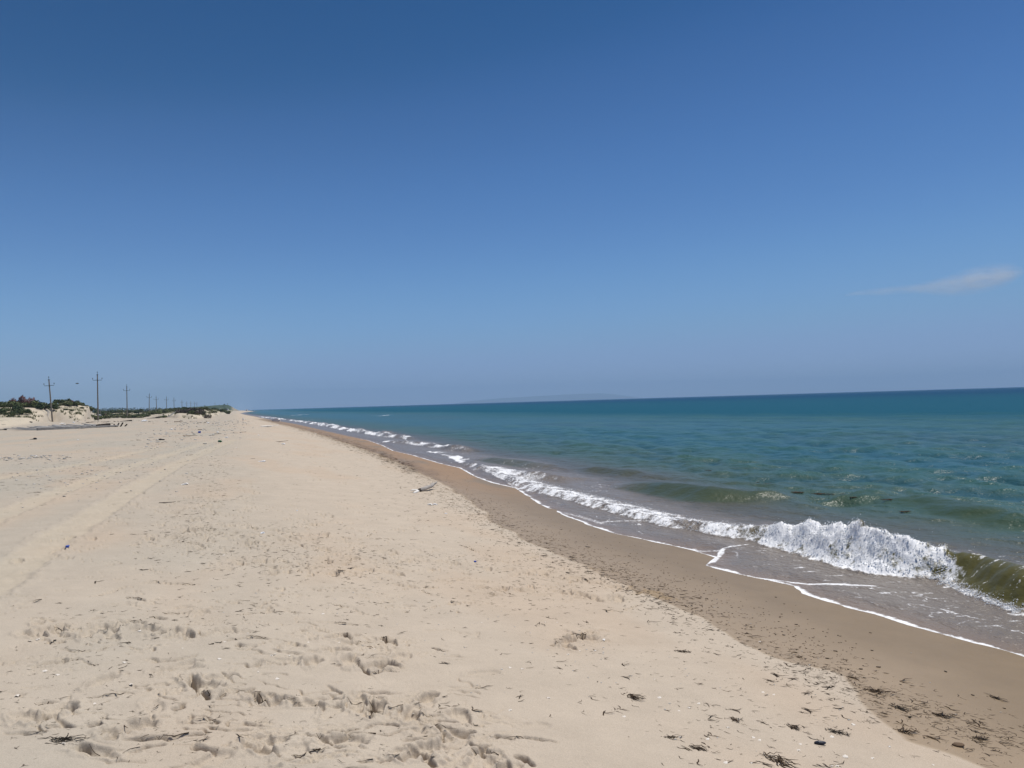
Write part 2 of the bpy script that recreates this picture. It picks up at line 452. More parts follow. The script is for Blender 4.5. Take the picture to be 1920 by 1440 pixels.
# dune foot: distance from the camera by bearing
_fp = np.array([(-260, 830), (-120, 812), (0, 803), (60, 795), (98, 791), (150, 791), (200, 784), (260, 781), (310, 783), (360, 786), (385, 784), (410, 779), (432, 774), (440, 772.5)], float)
_fh = hit(_fp[:, 0], _fp[:, 1])
FT = np.arctan2(_fh[:, 0], _fh[:, 1]); FR = np.hypot(_fh[:, 0], _fh[:, 1])
FR = np.minimum(FR, 420)
def dune_in(u, v):
    """metres behind the dune foot (negative on the open beach)"""
    th = np.arctan2(u, v); r = np.hypot(u, v)
    rf = np.interp(th, FT, FR)
    rf = np.where(th > FT[-1], 5000, rf)
    return np.where(u > -3, -50, r - rf)
MOUNDS = []
for px, pz, depth, sx, sy in [(118, 754, 172, 9, 9), (92, 765, 168, 7, 7), (150, 762, 176, 9, 8), (60, 767, 160, 8, 10), (20, 768, 150, 9, 10), (-60, 764, 150, 14, 12),
                              (0, 782, 132, 4.5, 5), (52, 780, 150, 6, 5), (180, 769, 190, 8, 8), (345, 774, 176, 6, 6), (322, 775, 172, 3.5, 4), (235, 774, 215, 9, 6), (275, 774, 200, 7, 6), (380, 775, 178, 4, 5), (418, 771, 260, 8, 9), (204, 778, 198, 4, 4), (221, 777, 206, 4, 4), (250, 777.5, 206, 5, 4), (262, 776.5, 198, 4, 4), (289, 778, 190, 4, 4), (302, 777, 186, 4, 4)]:
    p = at_depth([px], [pz], [depth])[0]
    MOUNDS.append((p[0], p[1], p[2], sx, sy))
def zland(u, v):
    z = zbase(u, v)
    d = dune_in(u, v)
    k = sstep(0, 16, d)
    z = z + k * (0.75 + .55 * fbm(u / 17, v / 17, 3, 40) + 0.25 * fbm(u / 5, v / 5, 3, 44)) * (1 - .5 * sstep(300, 900, v))
    z = z + .9 * sstep(30, 120, d)
    for mu, mv, mz, sx, sy in MOUNDS:
        g = np.exp(-(((u - mu) / sx) ** 2 + ((v - mv) / sy) ** 2))
        z = np.where(g > .002, z + sstep(-6, 4, d) * g * np.maximum(0, mz - z) * .95, z)
    return z

# ------------------------------------------------------------------ the beach: one ground sheet on a polar grid round the camera
def polar_grid(th_dense, n_dense, th_coarse, rows):
    th = np.concatenate([np.linspace(th_dense[0], th_dense[1], n_dense), th_coarse])
    rr, tt = np.meshgrid(rows, th, indexing='ij')
    return th, rr, tt

def make_rows(r0, r1, h, k, fine, cap):
    r = [r0]
    while r[-1] < r1:
        x = r[-1]
        r.append(x + min(max(fine, k * x * x / (h * 773)), cap * x))
    r[-1] = r1
    return np.array(r)

DENSE = (R(-21), R(60))
rows = np.concatenate([np.linspace(.01, 2.35, 26)[:-1], make_rows(2.35, 9000, 1.62, .62, .0045, .03)])
NC = 1560
thc = np.linspace(R(60), R(360 - 21), 90)[1:]
th, rr, tt = polar_grid(DENSE, NC, thc, rows)
U = rr * np.sin(tt); V = rr * np.cos(tt)
nr, nc = U.shape
Zs = zland(U, V)
shp = (nr, nc)
C = U - shore(V)
Wl = wetline(V)
# --- fine relief where it can be seen
near = (rr < 45) & (tt < R(61)) & (C < 1.0)
un, vn = U[near], V[near]
cn = C[near]; zn = Zs[near]
pxn, pyn = project(un, vn, zn)
CLUST = [(480, 1020, 230, 55, 1), (330, 965, 120, 35, .5), (640, 1050, 120, 45, .9), (860, 1105, 110, 45, .5), (1070, 1085, 130, 40, .65), (960, 1050, 90, 14, .7), (720, 1043, 120, 14, .6),
         (390, 1300, 110, 50, .9), (590, 1405, 170, 50, 1), (850, 1390, 110, 60, .95), (720, 1215, 90, 45, .8), (600, 1205, 70, 26, .9), (250, 1185, 140, 30, .5), (120, 1235, 110, 35, .45),
         (330, 1160, 110, 20, .5), (500, 1120, 160, 25, .5), (1090, 1200, 40, 18, .9), (240, 1380, 60, 35, .7), (90, 1350, 50, 30, .6), (780, 1340, 60, 40, .6), (450, 1240, 120, 25, .4), (690, 1320, 60, 40, .6), (1180, 1120, 100, 30, .4)]
dist = np.zeros_like(un)
for cx, cy, sx, sy, k in CLUST:
    dist = np.maximum(dist, k * np.exp(-((pxn - cx) / sx) ** 2 - ((pyn - cy) / sy) ** 2))
drym = sstep(-.1, -.7, un - Wl[near])
dist = dist * np.clip(.75 + 1.1 * fbm(un * 1.7, vn * 1.7, 3, 61), 0, 1.4) * drym
h = np.zeros_like(un)
du0 = un * math.cos(R(20)) - vn * math.sin(R(20)); dv0 = un * math.sin(R(20)) + vn * math.cos(R(20))
# soft undulation
h += drym * (.022 * fbm(un / 1.3, vn / 1.1, 3, 10) + .014 * fbm(du0 / .5, dv0 / .28, 3, 14))
h += (1 - drym) * .005 * fbm(un / .9, vn / .9, 2, 16)
# crumbs of trampled sand
du = un * math.cos(R(20)) - vn * math.sin(R(20)); dv = un * math.sin(R(20)) + vn * math.cos(R(20))
cr = fbm(du / .07, dv / .05, 3, 20, .6)
h += dist * (.006 * np.clip(cr - .12, -.12, .5) + .010 * fbm(du / .22, dv / .15, 2, 23))
cr2 = fbm(du / .19, dv / .085, 3, 26, .55)
h += dist * .006 * sstep(.08, .16, cr2)
fq = sstep(6, 9, rr[near]); h += fq * drym * (.30 + dist) * .020 * fbm(du / .55, dv / .45, 3, 24, .6) + fq * dist * .022 * np.minimum(0, fbm(du / .38, dv / .42, 2, 27) + .12)
cr3 = fbm(du / .42, dv / .15, 3, 28, .55)
gt3 = sstep(.0, .2, fbm(du / .3, dv / .22, 2, 29))
for lv in (-.3, -.12, .06, .22, .38):
    q = (cr3 - lv) * .13
    h += dist * gt3 * sstep(8, 5.5, rr[near]) * (-.034 * np.exp(-(q / .0055) ** 2) + .006 * np.where(q > 0, np.exp(-q / .03), 0))
sp = perlin(un / .022, vn / .022, 30)
h += drym * .004 * np.clip(sp - .35, 0, 1)
# thin crust scarps along contour lines of a stretched noise field
nf = fbm(du / 2.1, dv / .75, 3, 33) + .05 * perlin(un / .08, vn / .08, 37)
gate = sstep(.05, .25, fbm(du / .5, dv / .4, 2, 38)) * sstep(.06, .35, dist + .16 * drym * sstep(20, 8, rr[near]) * (pxn < 900))
for lv in (-.32, -.14, .04, .2, .36):
    q = (nf - lv) * .55
    h += gate * (-.040 * np.exp(-(q / .006) ** 2) + .006 * np.where(q > 0, np.exp(-q / .05), 0) )
# scarps traced one by one
SCARPS = [([(247, 1096), (300, 1094), (383, 1098)], 1.), ([(157, 1121), (200, 1112), (240, 1099)], .7), ([(19, 1136), (45, 1130), (79, 1127)], .8), ([(307, 1146), (340, 1139), (369, 1139)], 1.2),
          ([(390, 1131), (430, 1128), (469, 1130)], .7), ([(442, 1155), (500, 1150), (540, 1148), (581, 1151)], .9), ([(281, 1159), (315, 1164)], 1.2), ([(82, 1207), (120, 1199), (176, 1194)], .9),
          ([(390, 1211), (430, 1201), (469, 1194), (521, 1200)], 1.2), ([(277, 1241), (330, 1236), (375, 1227)], .9), ([(581, 1316), (615, 1310), (649, 1314)], .9), ([(480, 1299), (494, 1305), (506, 1318)], 1.7),
          ([(221, 1391), (281, 1387), (340, 1383), (397, 1378)], 1.1), ([(356, 1404), (385, 1406), (416, 1412)], 1.5), ([(604, 1378), (640, 1370), (675, 1363)], 1.2), ([(688, 1311), (705, 1322), (707, 1342)], 1.9),
          ([(577, 1168), (630, 1169), (679, 1174)], .8), ([(360, 1262), (370, 1290), (401, 1316)], 1.3), ([(641, 1185), (652, 1192), (660, 1204)], 1.6), ([(671, 1245), (694, 1264), (720, 1259)], 1.1),
          ([(750, 1399), (780, 1404), (810, 1414)], 1.2), ([(922, 1384), (945, 1386), (967, 1391)], 1.3), ([(964, 1416), (985, 1425), (1009, 1440)], 1.), ([(714, 1196), (722, 1200), (732, 1206)], 1.7),
          ([(80, 1365), (110, 1360), (150, 1362)], .9), ([(160, 1362), (178, 1358), (190, 1355)], 1.6), ([(1078, 1193), (1090, 1190), (1100, 1193)], 1.8), ([(480, 1265), (520, 1262), (545, 1264)], .5),
          ([(700, 1430), (740, 1420), (770, 1428)], 1.2), ([(790, 1432), (800, 1420), (820, 1440)], 1.4), ([(860, 1425), (900, 1410), (925, 1400)], .9), ([(130, 1300), (135, 1320), (140, 1345)], .7), ([(318, 1335), (335, 1330), (345, 1318)], 1.1)]
_rs = np.random.RandomState(8)
for cx, cy, sx, sy, k in CLUST:
    for _ in range(int(6 * k + sx / 60)):
        x0 = cx + _rs.randn() * sx * .7; y0 = cy + _rs.randn() * sy * .7
        if not (0 < x0 < 1300 and 985 < y0 < 1436): continue
        ln = _rs.uniform(22, 80) * (y0 - 700) / 500; bow = _rs.uniform(-.12, .18) * ln; tl = _rs.randn() * .08 * ln
        SCARPS.append(([(x0 - ln / 2, y0 + tl), (x0, y0 - bow * .5), (x0 + ln / 2, y0 - tl)], _rs.uniform(.35, .95)))
sub = np.where(rr[near] < 12)[0]
us, vs = un[sub], vn[sub]
wob = .012 * perlin(us / .06, vs / .06, 50) + .02 * perlin(us / .25, vs / .25, 51)
hs = np.zeros_like(us)
for pts, k in SCARPS:
    a = np.array(pts, float); P = hit(a[:, 0], a[:, 1])[:, :2]
    best = np.full(len(us), 9.); sgn = np.zeros(len(us)); tp = np.zeros(len(us))
    box = (us > P[:, 0].min() - .4) & (us < P[:, 0].max() + .4) & (vs > P[:, 1].min() - .4) & (vs < P[:, 1].max() + .4)
    ib = np.where(box)[0]; bb = np.full(len(ib), 9.); sg = np.zeros(len(ib)); tt_ = np.zeros(len(ib))
    ns = len(P) - 1
    for i in range(ns):
        ax, ay = P[i]; bx, by = P[i + 1]; dx, dy = bx - ax, by - ay; l2 = dx * dx + dy * dy
        t = ((us[ib] - ax) * dx + (vs[ib] - ay) * dy) / l2; tc = np.clip(t, 0, 1)
        qx = us[ib] - ax - tc * dx; qy = vs[ib] - ay - tc * dy; q = np.hypot(qx, qy)
        s_ = np.sign(dx * qy - dy * qx)           # + on the far side for lines drawn left to right
        m_ = q < bb; bb[m_] = q[m_]; sg[m_] = s_[m_]; tt_[m_] = ((i + tc) / ns)[m_]
    d = bb * sg + wob[ib]
    en = sstep(0, .18, tt_) * sstep(1, .82, tt_) * np.clip(.75 + .9 * perlin(us[ib] / .12, vs[ib] / .12, 52), .15, 1.3)
    wd = .005 + .007 * k
    g = -.055 * k * np.exp(-((d + wd * .6) / wd) ** 2) + .007 * k * np.where(d > 0, np.exp(-d / .10), 0) - .003 * k * np.where(d < 0, np.exp(d / .10), 0)
    hs[ib] += g * en
h[sub] += hs
# footprints: (px, py, length, width, depth, heading)
PRINTS = [(100, 1340, .28, .13, .03, 70), (245, 1370, .30, .13, .035, 40), (378, 1285, .34, .14, .04, -50), (495, 1310, .26, .12, .035, -35), (620, 1335, .25, .12, .02, 60), (706, 1328, .24, .11, .05, 80),
          (775, 1335, .2, .1, .03, 50), (705, 1252, .3, .13, .035, 10), (725, 1202, .16, .08, .04, -40), (640, 1197, .28, .13, .035, 10), (905, 1265, .24, .1, .015, 5), (1092, 1197, .24, .14, .035, 0),
          (545, 1412, .26, .13, .02, 60), (790, 1412, .28, .14, .04, 30), (850, 1395, .34, .15, .03, 60), (480, 1390, .2, .1, .02, 30), (230, 1135, .2, .12, .02, 0), (190, 1278, .26, .11, .03, 60),
          (330, 1255, .3, .12, .02, 10), (640, 1390, .28, .14, .03, -20), (900, 1430, .28, .13, .03, 40), (1000, 1365, .2, .1, .01, 0)]
pr = [(p[0], p[1], *p[2:]) for p in PRINTS]
rs = np.random.RandomState(3)
for cx, cy, sx, sy, k in CLUST:
    if cy > 1140:
        for _ in range(int(5 * k)):
            pr.append((cx + rs.randn() * sx * .7, cy + rs.randn() * sy * .7, .18 + .12 * rs.rand(), .09 + .04 * rs.rand(), .015 + .022 * rs.rand(), rs.rand() * 180))
for (x0, y0), (x1, y1), n, spread in [((410, 838), (372, 1000), 46, 12), ((470, 905), (462, 960), 14, 6), ((560, 845), (640, 905), 14, 22), ((700, 1040), (1180, 1100), 26, 12), ((300, 1010), (620, 1010), 55, 34),
                                      ((420, 1060), (760, 1075), 34, 26), ((900, 1100), (1230, 1125), 22, 18), ((60, 1180), (420, 1185), 14, 26), ((330, 900), (60, 1060), 14, 20), ((380, 960), (300, 960), 8, 16), ((640, 955), (700, 965), 4, 6)]:
    for i in range(n):
        t = (i + rs.rand()) / n
        pr.append((x0 + (x1 - x0) * t + rs.randn() * spread, y0 + (y1 - y0) * t + rs.randn() * spread * .35, .2 + .1 * rs.rand(), .09 + .04 * rs.rand(), .02 + .025 * rs.rand(), rs.rand() * 180))
pa = np.array(pr); PH = hit(pa[:, 0], pa[:, 1])
nz = perlin(un / .05, vn / .05, 70); nz2 = perlin(un / .016, vn / .016, 71)
order = np.argsort(vn); vsrt = vn[order]
for (x, y, ln, wd, dp, hd), P in zip(pr, PH):
    i0, i1 = np.searchsorted(vsrt, [P[1] - .35, P[1] + .35]); ii = order[i0:i1]
    ii = ii[np.abs(un[ii] - P[0]) < .35]
    if not len(ii): continue
    a_ = R(hd) ; ca, sa = math.cos(a_), math.sin(a_)
    x_ = (un[ii] - P[0]); y_ = (vn[ii] - P[1])
    aa = (x_ * ca + y_ * sa) / (ln / 2); b2 = (-x_ * sa + y_ * ca) / (wd / 2 * (1 + .25 * aa))
    e = np.sqrt(aa ** 2 + b2 ** 2) * (1 + .24 * nz[ii])
    h[ii] += -.8 * dp * sstep(1.06, .70, e) + dp * .36 * np.exp(-((e - 1.25) / .22) ** 2) * (1 + .8 * nz[ii]) + dp * .10 * nz2[ii] * np.exp(-((e - .9) / .5) ** 2)
# little scalloped lip where the last big wave stopped
s2 = un - Wl[near] + .1 * fbm(un / .5, vn / .5, 2, 80)
h += np.where(rr[near] < 25, .006 * sstep(.06, -.01, s2), 0)
fade = sstep(45, 30, rr[near])
Zs[near] = zn + h * fade
# vehicle tracks: shallow ruts, paler crushed sand
TRK = [([(-60, 1125), (0, 1085), (90, 1020), (170, 970), (250, 920), (330, 872), (400, 840), (440, 824)], .24), ([(-40, 985), (0, 968), (60, 943), (130, 915), (220, 883), (300, 858), (380, 832), (430, 820)], .22),
       ([(-40, 905), (40, 890), (120, 876), (200, 862), (300, 838)], .2)]
midm = (rr < 120) & (rr > 3) & (tt < R(20)) & (C < -3)
ut, vt = U[midm], V[midm]
trk = np.zeros_like(ut); edgeb = np.zeros_like(ut)
for pts, wd in TRK:
    a = np.array(pts, float); P = hit(a[:, 0], a[:, 1])[:, :2]
    bb = np.full(len(ut), 99.)
    for i in range(len(P) - 1):
        ax, ay = P[i]; dx, dy = P[i + 1] - P[i]; t = np.clip(((ut - ax) * dx + (vt - ay) * dy) / (dx * dx + dy * dy), 0, 1)
        bb = np.minimum(bb, np.hypot(ut - ax - t * dx, vt - ay - t * dy))
    bb = bb + .05 * perlin(ut / .3, vt / .3, 90) + .03 * perlin(ut / .08, vt / .08, 91)
    trk = np.maximum(trk, sstep(wd * 1.15, wd * .75, bb))
    edgeb = np.maximum(edgeb, np.exp(-((bb - wd * 1.25) / .05) ** 2) * np.clip(.5 + perlin(ut / .1, vt / .1, 92), 0, 1.5))
Zs[midm] += -.014 * trk + .020 * edgeb + .006 * trk * perlin(ut / .09, vt / .07, 93)
# farther off: low hummocks that catch the light
far = (rr >= 25) & (rr < 400) & (C < -2.5)
Zs[far] += sstep(25, 45, rr[far]) * .05 * fbm(U[far] / 3.3, V[far] / 3.3, 3, 95)

# --- colour of the sand itself
def mixc(a, b, k): return a + (np.asarray(b) - a) * k[..., None]
dryc = np.array((.485, .41, .323)); paler = np.array((.388, .37, .313)); rosy = np.array((.48, .365, .262)); wetc = np.array((.31, .226, .138)); deepwet = np.array((.245, .180, .108)); orange = np.array((.35, .215, .10))
T = np.broadcast_to(dryc, (nr, nc, 3)).copy()
T = mixc(T, paler, np.clip(.6 + 1.5 * fbm(U / 3.5, V / 6, 3, 100), 0, 1) * sstep(1.2, -2.0, U))
T = mixc(T, (.41, .355, .285), .6 * sstep(5, 12, rr) * sstep(3, -2, U))
T = mixc(T, rosy, .35 * sstep(0, .35, fbm(U / 2.3 + 9, V / 5, 3, 104)))
tk = np.zeros(shp); tk[midm] = trk
T = mixc(T, (.52, .445, .33), .34 * tk)
sw_ = U - Wl + .25 * fbm(U / .8, V / 1.2, 3, 108)
wet = sstep(-.02, .02 + .006 * rr, sw_ - .0)
wet = np.where(C > 6, 1, wet) * (1 - sstep(400, 900, V))
grad = sstep(0, 1.7, sw_)
wc = wetc + (deepwet - wetc) * grad[..., None]
k_or = sstep(14, 26, V) * sstep(200, 90, V) * sstep(-.45, .0, fbm(U / 1.4, V / 5, 3, 112)) 
wc = mixc(wc, orange, .9 * k_or * sstep(-.2, .5, sw_))
T = mixc(T, wc, wet * (.86 + .14 * grad))
# brown specks of dry weed scattered through the drift line
spk = sstep(.18, .4, fbm(U / .16, V / .3, 4, 116, .7)) * np.exp(-((sw_ + .15) / (.35 + .008 * rr)) ** 2) * sstep(8, 16, rr) * sstep(160, 60, rr)
T = mixc(T, (.12, .075, .035), .75 * spk)
spk2 = sstep(.42, .6, fbm(U / .35, V / .8, 4, 120, .75)) * sstep(14, 30, rr) * sstep(500, 150, rr) * sstep(-2, -3, C)
T = mixc(T, (.2, .16, .12), .6 * spk2)
bnd = np.exp(-((sw_ - .35) / (.45 + .004 * rr)) ** 2) * sstep(16, 30, V) * sstep(260, 150, V) * np.clip(.55 + 1.0 * fbm(U / .5, V / 1.6, 4, 118, .7), 0, 1)
T = mixc(T, (.16, .10, .045), .85 * bnd)
dd = dune_in(U, V)
T = mixc(T, (.54, .47, .36), sstep(-2, 6, dd) * .8)
grn = sstep(-.05, .25, fbm(U / 9, V / 9, 4, 124) + .25 * sstep(40, 160, dd)) * sstep(10, 30, dd)
T = mixc(T, (.085, .095, .04), .75 * grn)
T = mixc(T, (.09, .105, .05), sstep(500, 1500, dd) * .6)
V3 = np.stack([U, V, Zs], -1).reshape(-1, 3)
idx = np.arange(nr * nc).reshape(nr, nc)
nxt = np.roll(idx, -1, axis=1)
F = np.stack([idx[:-1], nxt[:-1], nxt[1:], idx[1:]], -1).reshape(-1, 4)[:, ::-1]
# close the small hole under the camera
me = fast_mesh('beach', V3, F, sand_material())
bm_v = V3[:nc].mean(0)
attr(me, 'tint', T.reshape(-1, 3)); attr(me, 'wet', wet.reshape(-1))
tag(link('beach', me), kind='structure')

_thd = th.copy()
def zsand(u, v):
    u = np.atleast_1d(np.asarray(u, float)); v = np.atleast_1d(np.asarray(v, float))
    t = np.arctan2(u, v); t = np.where(t < R(-21), t + 2 * math.pi, t); r = np.hypot(u, v)
    i = np.clip(np.interp(r, rows, np.arange(nr)), 0, nr - 1.001); j = np.clip(np.interp(t, _thd, np.arange(nc)), 0, nc - 1.001)
    i0 = i.astype(int); j0 = j.astype(int); a = i - i0; b = j - j0
    return (Zs[i0, j0] * (1 - a) + Zs[i0 + 1, j0] * a) * (1 - b) + (Zs[i0, j0 + 1] * (1 - a) + Zs[i0 + 1, j0 + 1] * a) * b
def place(px, py):
    P = hit(np.atleast_1d(px), np.atleast_1d(py), zland)
    P[:, 2] = zsand(P[:, 0], P[:, 1]); return P
print('sand', nr, nc)

# ------------------------------------------------------------------ the sea
rows_s = make_rows(5.2, 15, 2.3, .40, .012, .03); rows_s = np.concatenate([rows_s[:-1], make_rows(15, 9000, 2.3, .36, .012, .03)])
ths = np.concatenate([np.linspace(R(-2.5), R(62), 1250), np.linspace(R(62), R(182), 60)[1:]])
rs_, ts_ = np.meshgrid(rows_s, ths, indexing='ij')
us_ = rs_ * np.sin(ts_); vs_ = rs_ * np.cos(ts_)
e_ = edge(vs_); s_ = us_ - e_
sand_ = zbase(us_, vs_)
spacing = np.maximum(np.gradient(rows_s)[:, None] * np.ones_like(ts_), .0009 * rs_)
rw = np.random.RandomState(11)
def wave_field(s):
    eta = np.zeros_like(us_)
    wu = us_ + .35 * fbm(us_ / 5, vs_ / 5, 2, 130); wv = vs_ + .35 * fbm(us_ / 5 + 7, vs_ / 5, 2, 133)
    shoal = sstep(2.0, 9, s)
    for lam in np.geomspace(.26, 9, 72):
        a = R(180 + 18) + rw.randn() * R(38)
        sl_ = .034 if lam < .8 else (.034 if lam < 2.4 else (.018 if lam < 4 else .008))
        A = sl_ * lam / (2 * math.pi) * 1.25
        k = 2 * math.pi / lam
        ph = k * (wu * math.cos(a) + wv * math.sin(a)) + rw.rand() * 6.283
        fd = sstep(1.8, 3.4, lam / spacing)
        damp = (.28 + .72 * shoal) if lam < 1.0 else shoal
        w = np.sin(ph); w = w + .22 * np.cos(2 * ph)
        eta += A * w * fd * damp
    return eta
eta = wave_field(s_)
def bumpline(vv, uu, aa, fw=.32, bw=1.2, pre=.15):
    f = np.interp(vs_, vv, uu); a = np.interp(vs_, vv, aa, left=aa[0], right=0)
    sl_ = np.interp(vs_, (vv[1:] + vv[:-1]) / 2, np.diff(uu) / np.maximum(np.diff(vv), 1e-3)); 
    d = (us_ - f) / np.sqrt(1 + np.clip(sl_, -1.5, 1.5) ** 2)
    return d, a
body_face = np.zeros_like(us_)
foam = np.zeros_like(us_)
wn = fbm(us_ / .5, vs_ / .5, 3, 140); wn2 = fbm(us_ / .14, vs_ / .14, 3, 144, .6)
# main breaker
d, a = bumpline(BV, BU, BA)
d = d + .10 * wn * sstep(0, .2, a)
wfo = np.interp(vs_, BV, BW, left=0, right=0)
bpx = np.interp(vs_, BV, BPX, left=2000, right=800)
fw = .14 + .85 * a
prof = sstep(-.06, fw, d) * np.exp(-np.maximum(d - fw, 0) / (.35 + 1.6 * a))
rag = sstep(.15, .3, a) * sstep(1775, 1740, bpx)
eta_b = a * prof * (1 + rag * (.40 * fbm(vs_ * 2.1, us_ * .6, 3, 141) + .25 * wn))
foam = np.maximum(foam, np.where((wfo > .02), sstep(-.12, .02, d) * sstep(wfo, wfo * .45, d + .25 * wn + .12 * wn2) * sstep(0, .3, wfo) * np.clip(np.where(bpx < 1420, .60, .86) + .6 * wn + .5 * wn2, .15, 1.1), 0))
foam = np.maximum(foam, .62 * np.exp(-((d + .02) / .09) ** 2) * sstep(1755, 1790, bpx) * (1 + .6 * wn2))
foam = np.maximum(foam, .45 * np.exp(-((d - fw) / .05) ** 2) * sstep(1755, 1790, bpx) * sstep(1840, 1770, bpx))
mainface = sstep(-.05, .1, d) * sstep(fw * 1.5, fw * .8, d) * sstep(.1, .3, a)
bub = np.where(foam > .2, .04 * np.abs(wn2) + .035 * np.abs(wn) + rag * prof * (.10 * np.abs(wn) + .06 * np.abs(fbm(us_ / .22, vs_ / .22, 3, 142)) + .045 * np.abs(wn2)), 0) * sstep(.1, .5, foam)
for (vv, uu, aa) in SWELLS:
    d, a = bumpline(vv, uu, aa); a = np.where((vs_ < vv[0]) | (vs_ > vv[-1]), 0, a)
    a = .95 * a; fw = .40 + 1.7 * a
    d = d + .25 * fbm(us_ / 1.6, vs_ / 1.6, 2, 148)
    eta_b = np.maximum(eta_b, a * sstep(-.1, fw, d) * np.exp(-np.maximum(d - fw, 0) / (.5 + 2.5 * a)))
    body_face = np.maximum(body_face, .8 * sstep(-.1, .15, d) * sstep(fw * 1.4, fw * .7, d) * sstep(.08, .25, a))
for (vv, uu, ww, hh) in FL:
    d, w_ = bumpline(vv, uu, ww); w_ = np.where((vs_ < vv[0]) | (vs_ > vv[-1]), 0, w_)
    a = np.interp(vs_, vv, hh); a = np.where(w_ > 0, a, 0) * np.clip(.7 + .9 * fbm(us_ / 3, vs_ / 4, 2, 150), .2, 1.3)
    d = d + (.12 + .002 * rs_) * wn
    eta_b = np.maximum(eta_b, a * sstep(-.1, .3 + a, d) * np.exp(-np.maximum(d - .3 - a, 0) / (.4 + 2 * a)))
    cov = np.clip(.54 + 1.3 * fbm(us_ / 1.2, vs_ / 3, 4, 153, .6), .0, 1.1)
    foam = np.maximum(foam, cov * sstep(-.15, .05, d) * sstep(.75 * w_, w_ * .2, d + .4 * wn) * sstep(0, .2, w_))
bub = np.maximum(bub, np.where(foam > .3, .012 * np.abs(wn), 0))
# swash film that runs up the sand
film0 = sand_ + .003 * sstep(-.05, .2, s_)
film = sand_ + .005 * sstep(-.05, .25, s_) + .02 * sstep(0, 2.5, s_) + .020 * fbm((us_ * math.cos(R(20)) - vs_ * math.sin(R(20))) / .32, (us_ * math.sin(R(20)) + vs_ * math.cos(R(20))) / .15, 3, 160) * sstep(0.05, .5, s_)
openw = eta * (1 - .65 * np.maximum(body_face, mainface)) * sstep(.2, 3, s_) + .006 + eta_b + bub
kk = .035
Zw = np.maximum(film, openw) + kk * np.log1p(np.exp(-np.abs(film - openw) / kk)) * .5
Zw = film0 + (Zw - film0) * sstep(.0, .6, s_)
Zw = np.where(s_ < 0, sand_ - .02 - .15 * np.minimum(-s_, 1), Zw)
# foam rim at the edge, with a few trailing lines
rim = sstep(-.01, .02, s_) * sstep(.19 + .14 * wn + .12 * fbm(vs_ / .9, vs_ * 0, 2, 165), .015, s_) * (rs_ < 60)
foam = np.maximum(foam, .9 * rim * np.clip(.9 + .7 * wn, .5, 1.1))
for pts, wd, st in [([(1395, 1079), (1450, 1081), (1490, 1086), (1560, 1092), (1640, 1095)], .035, .75), ([(1338, 1048), (1345, 1036), (1355, 1024)], .05, .75), ([(1240, 1020), (1290, 1023), (1345, 1025), (1400, 1018)], .05, .6),
                    ([(1120, 978), (1160, 975), (1200, 974)], .07, .6), ([(1060, 960), (1100, 970), (1130, 980)], .1, .5), ([(1500, 1060), (1430, 1075)], .04, .3), ([(745, 838), (800, 842), (850, 846)], .12, .4)]:
    a_ = np.array(pts, float); P = on_plane(a_[:, 0], a_[:, 1], .03)[:, :2]
    bb = np.full(us_.shape, 99.)
    for i in range(len(P) - 1):
        ax, ay = P[i]; dx, dy = P[i + 1] - P[i]; t = np.clip(((us_ - ax) * dx + (vs_ - ay) * dy) / (dx * dx + dy * dy), 0, 1)
        bb = np.minimum(bb, np.hypot(us_ - ax - t * dx, vs_ - ay - t * dy))
    foam = np.maximum(foam, st * sstep(wd * 1.6, wd * .3, bb + .05 * wn))
# lacy remains of foam between breaker and sand
lace = sstep(.07, .0, np.abs(fbm(us_ / .40, vs_ / .8, 4, 170))) * sstep(.15, .6, s_) * sstep(3.8, 2.4, s_) * sstep(-.25, .25, fbm(us_ / 1.5, vs_ / 2.5, 2, 174))
foam = np.maximum(foam, .62 * lace * (rs_ < 40))
for so, sa_, sd in ((.42, .5, 176), (.95, .42, 178), (1.6, .36, 180)):
    ln_ = np.abs(s_ - so - .35 * fbm(vs_ / 1.7, vs_ * 0, 3, sd)); foam = np.maximum(foam, sa_ * sstep(.05, .0, ln_ + .03 * wn) * sstep(-.1, .3, fbm(vs_ / 1.1, vs_ * 0 + so, 2, sd + 1)) * (rs_ < 35))
sx_ = us_ * math.cos(R(20)) - vs_ * math.sin(R(20)); sy_ = us_ * math.sin(R(20)) + vs_ * math.cos(R(20))
foam = np.maximum(foam, .56 * sstep(.12, .40, fbm(sx_ / .45, sy_ / .07, 3, 182)) * sstep(.2, .6, s_) * sstep(4.2, 3.2, s_) * sstep(16, 12, rs_))  # white streaks painted into the foam mask for ripple highlights
# whitecaps
for px, py, lx, w in [(562, 778, 8, .9), (608, 778, 3, .5), (702, 779, 3, .7), (722, 779, 6, .9), (532, 775.5, 3, .5), (588, 787, 2.5, .7), (860, 851, .6, .3)]:
    P = on_plane([px], [py])[0]; sc = math.hypot(P[0], P[1]) / 75.
    dx = (us_ - P[0]); dy = (vs_ - P[1]); x_ = dx * _r0[0] + dy * _r0[1]; y_ = dx * _f[0] + dy * _f[1]
    foam = np.maximum(foam, w * np.exp(-(x_ / (lx * .045 * sc)) ** 2 - (y_ / (5. * sc)) ** 2))
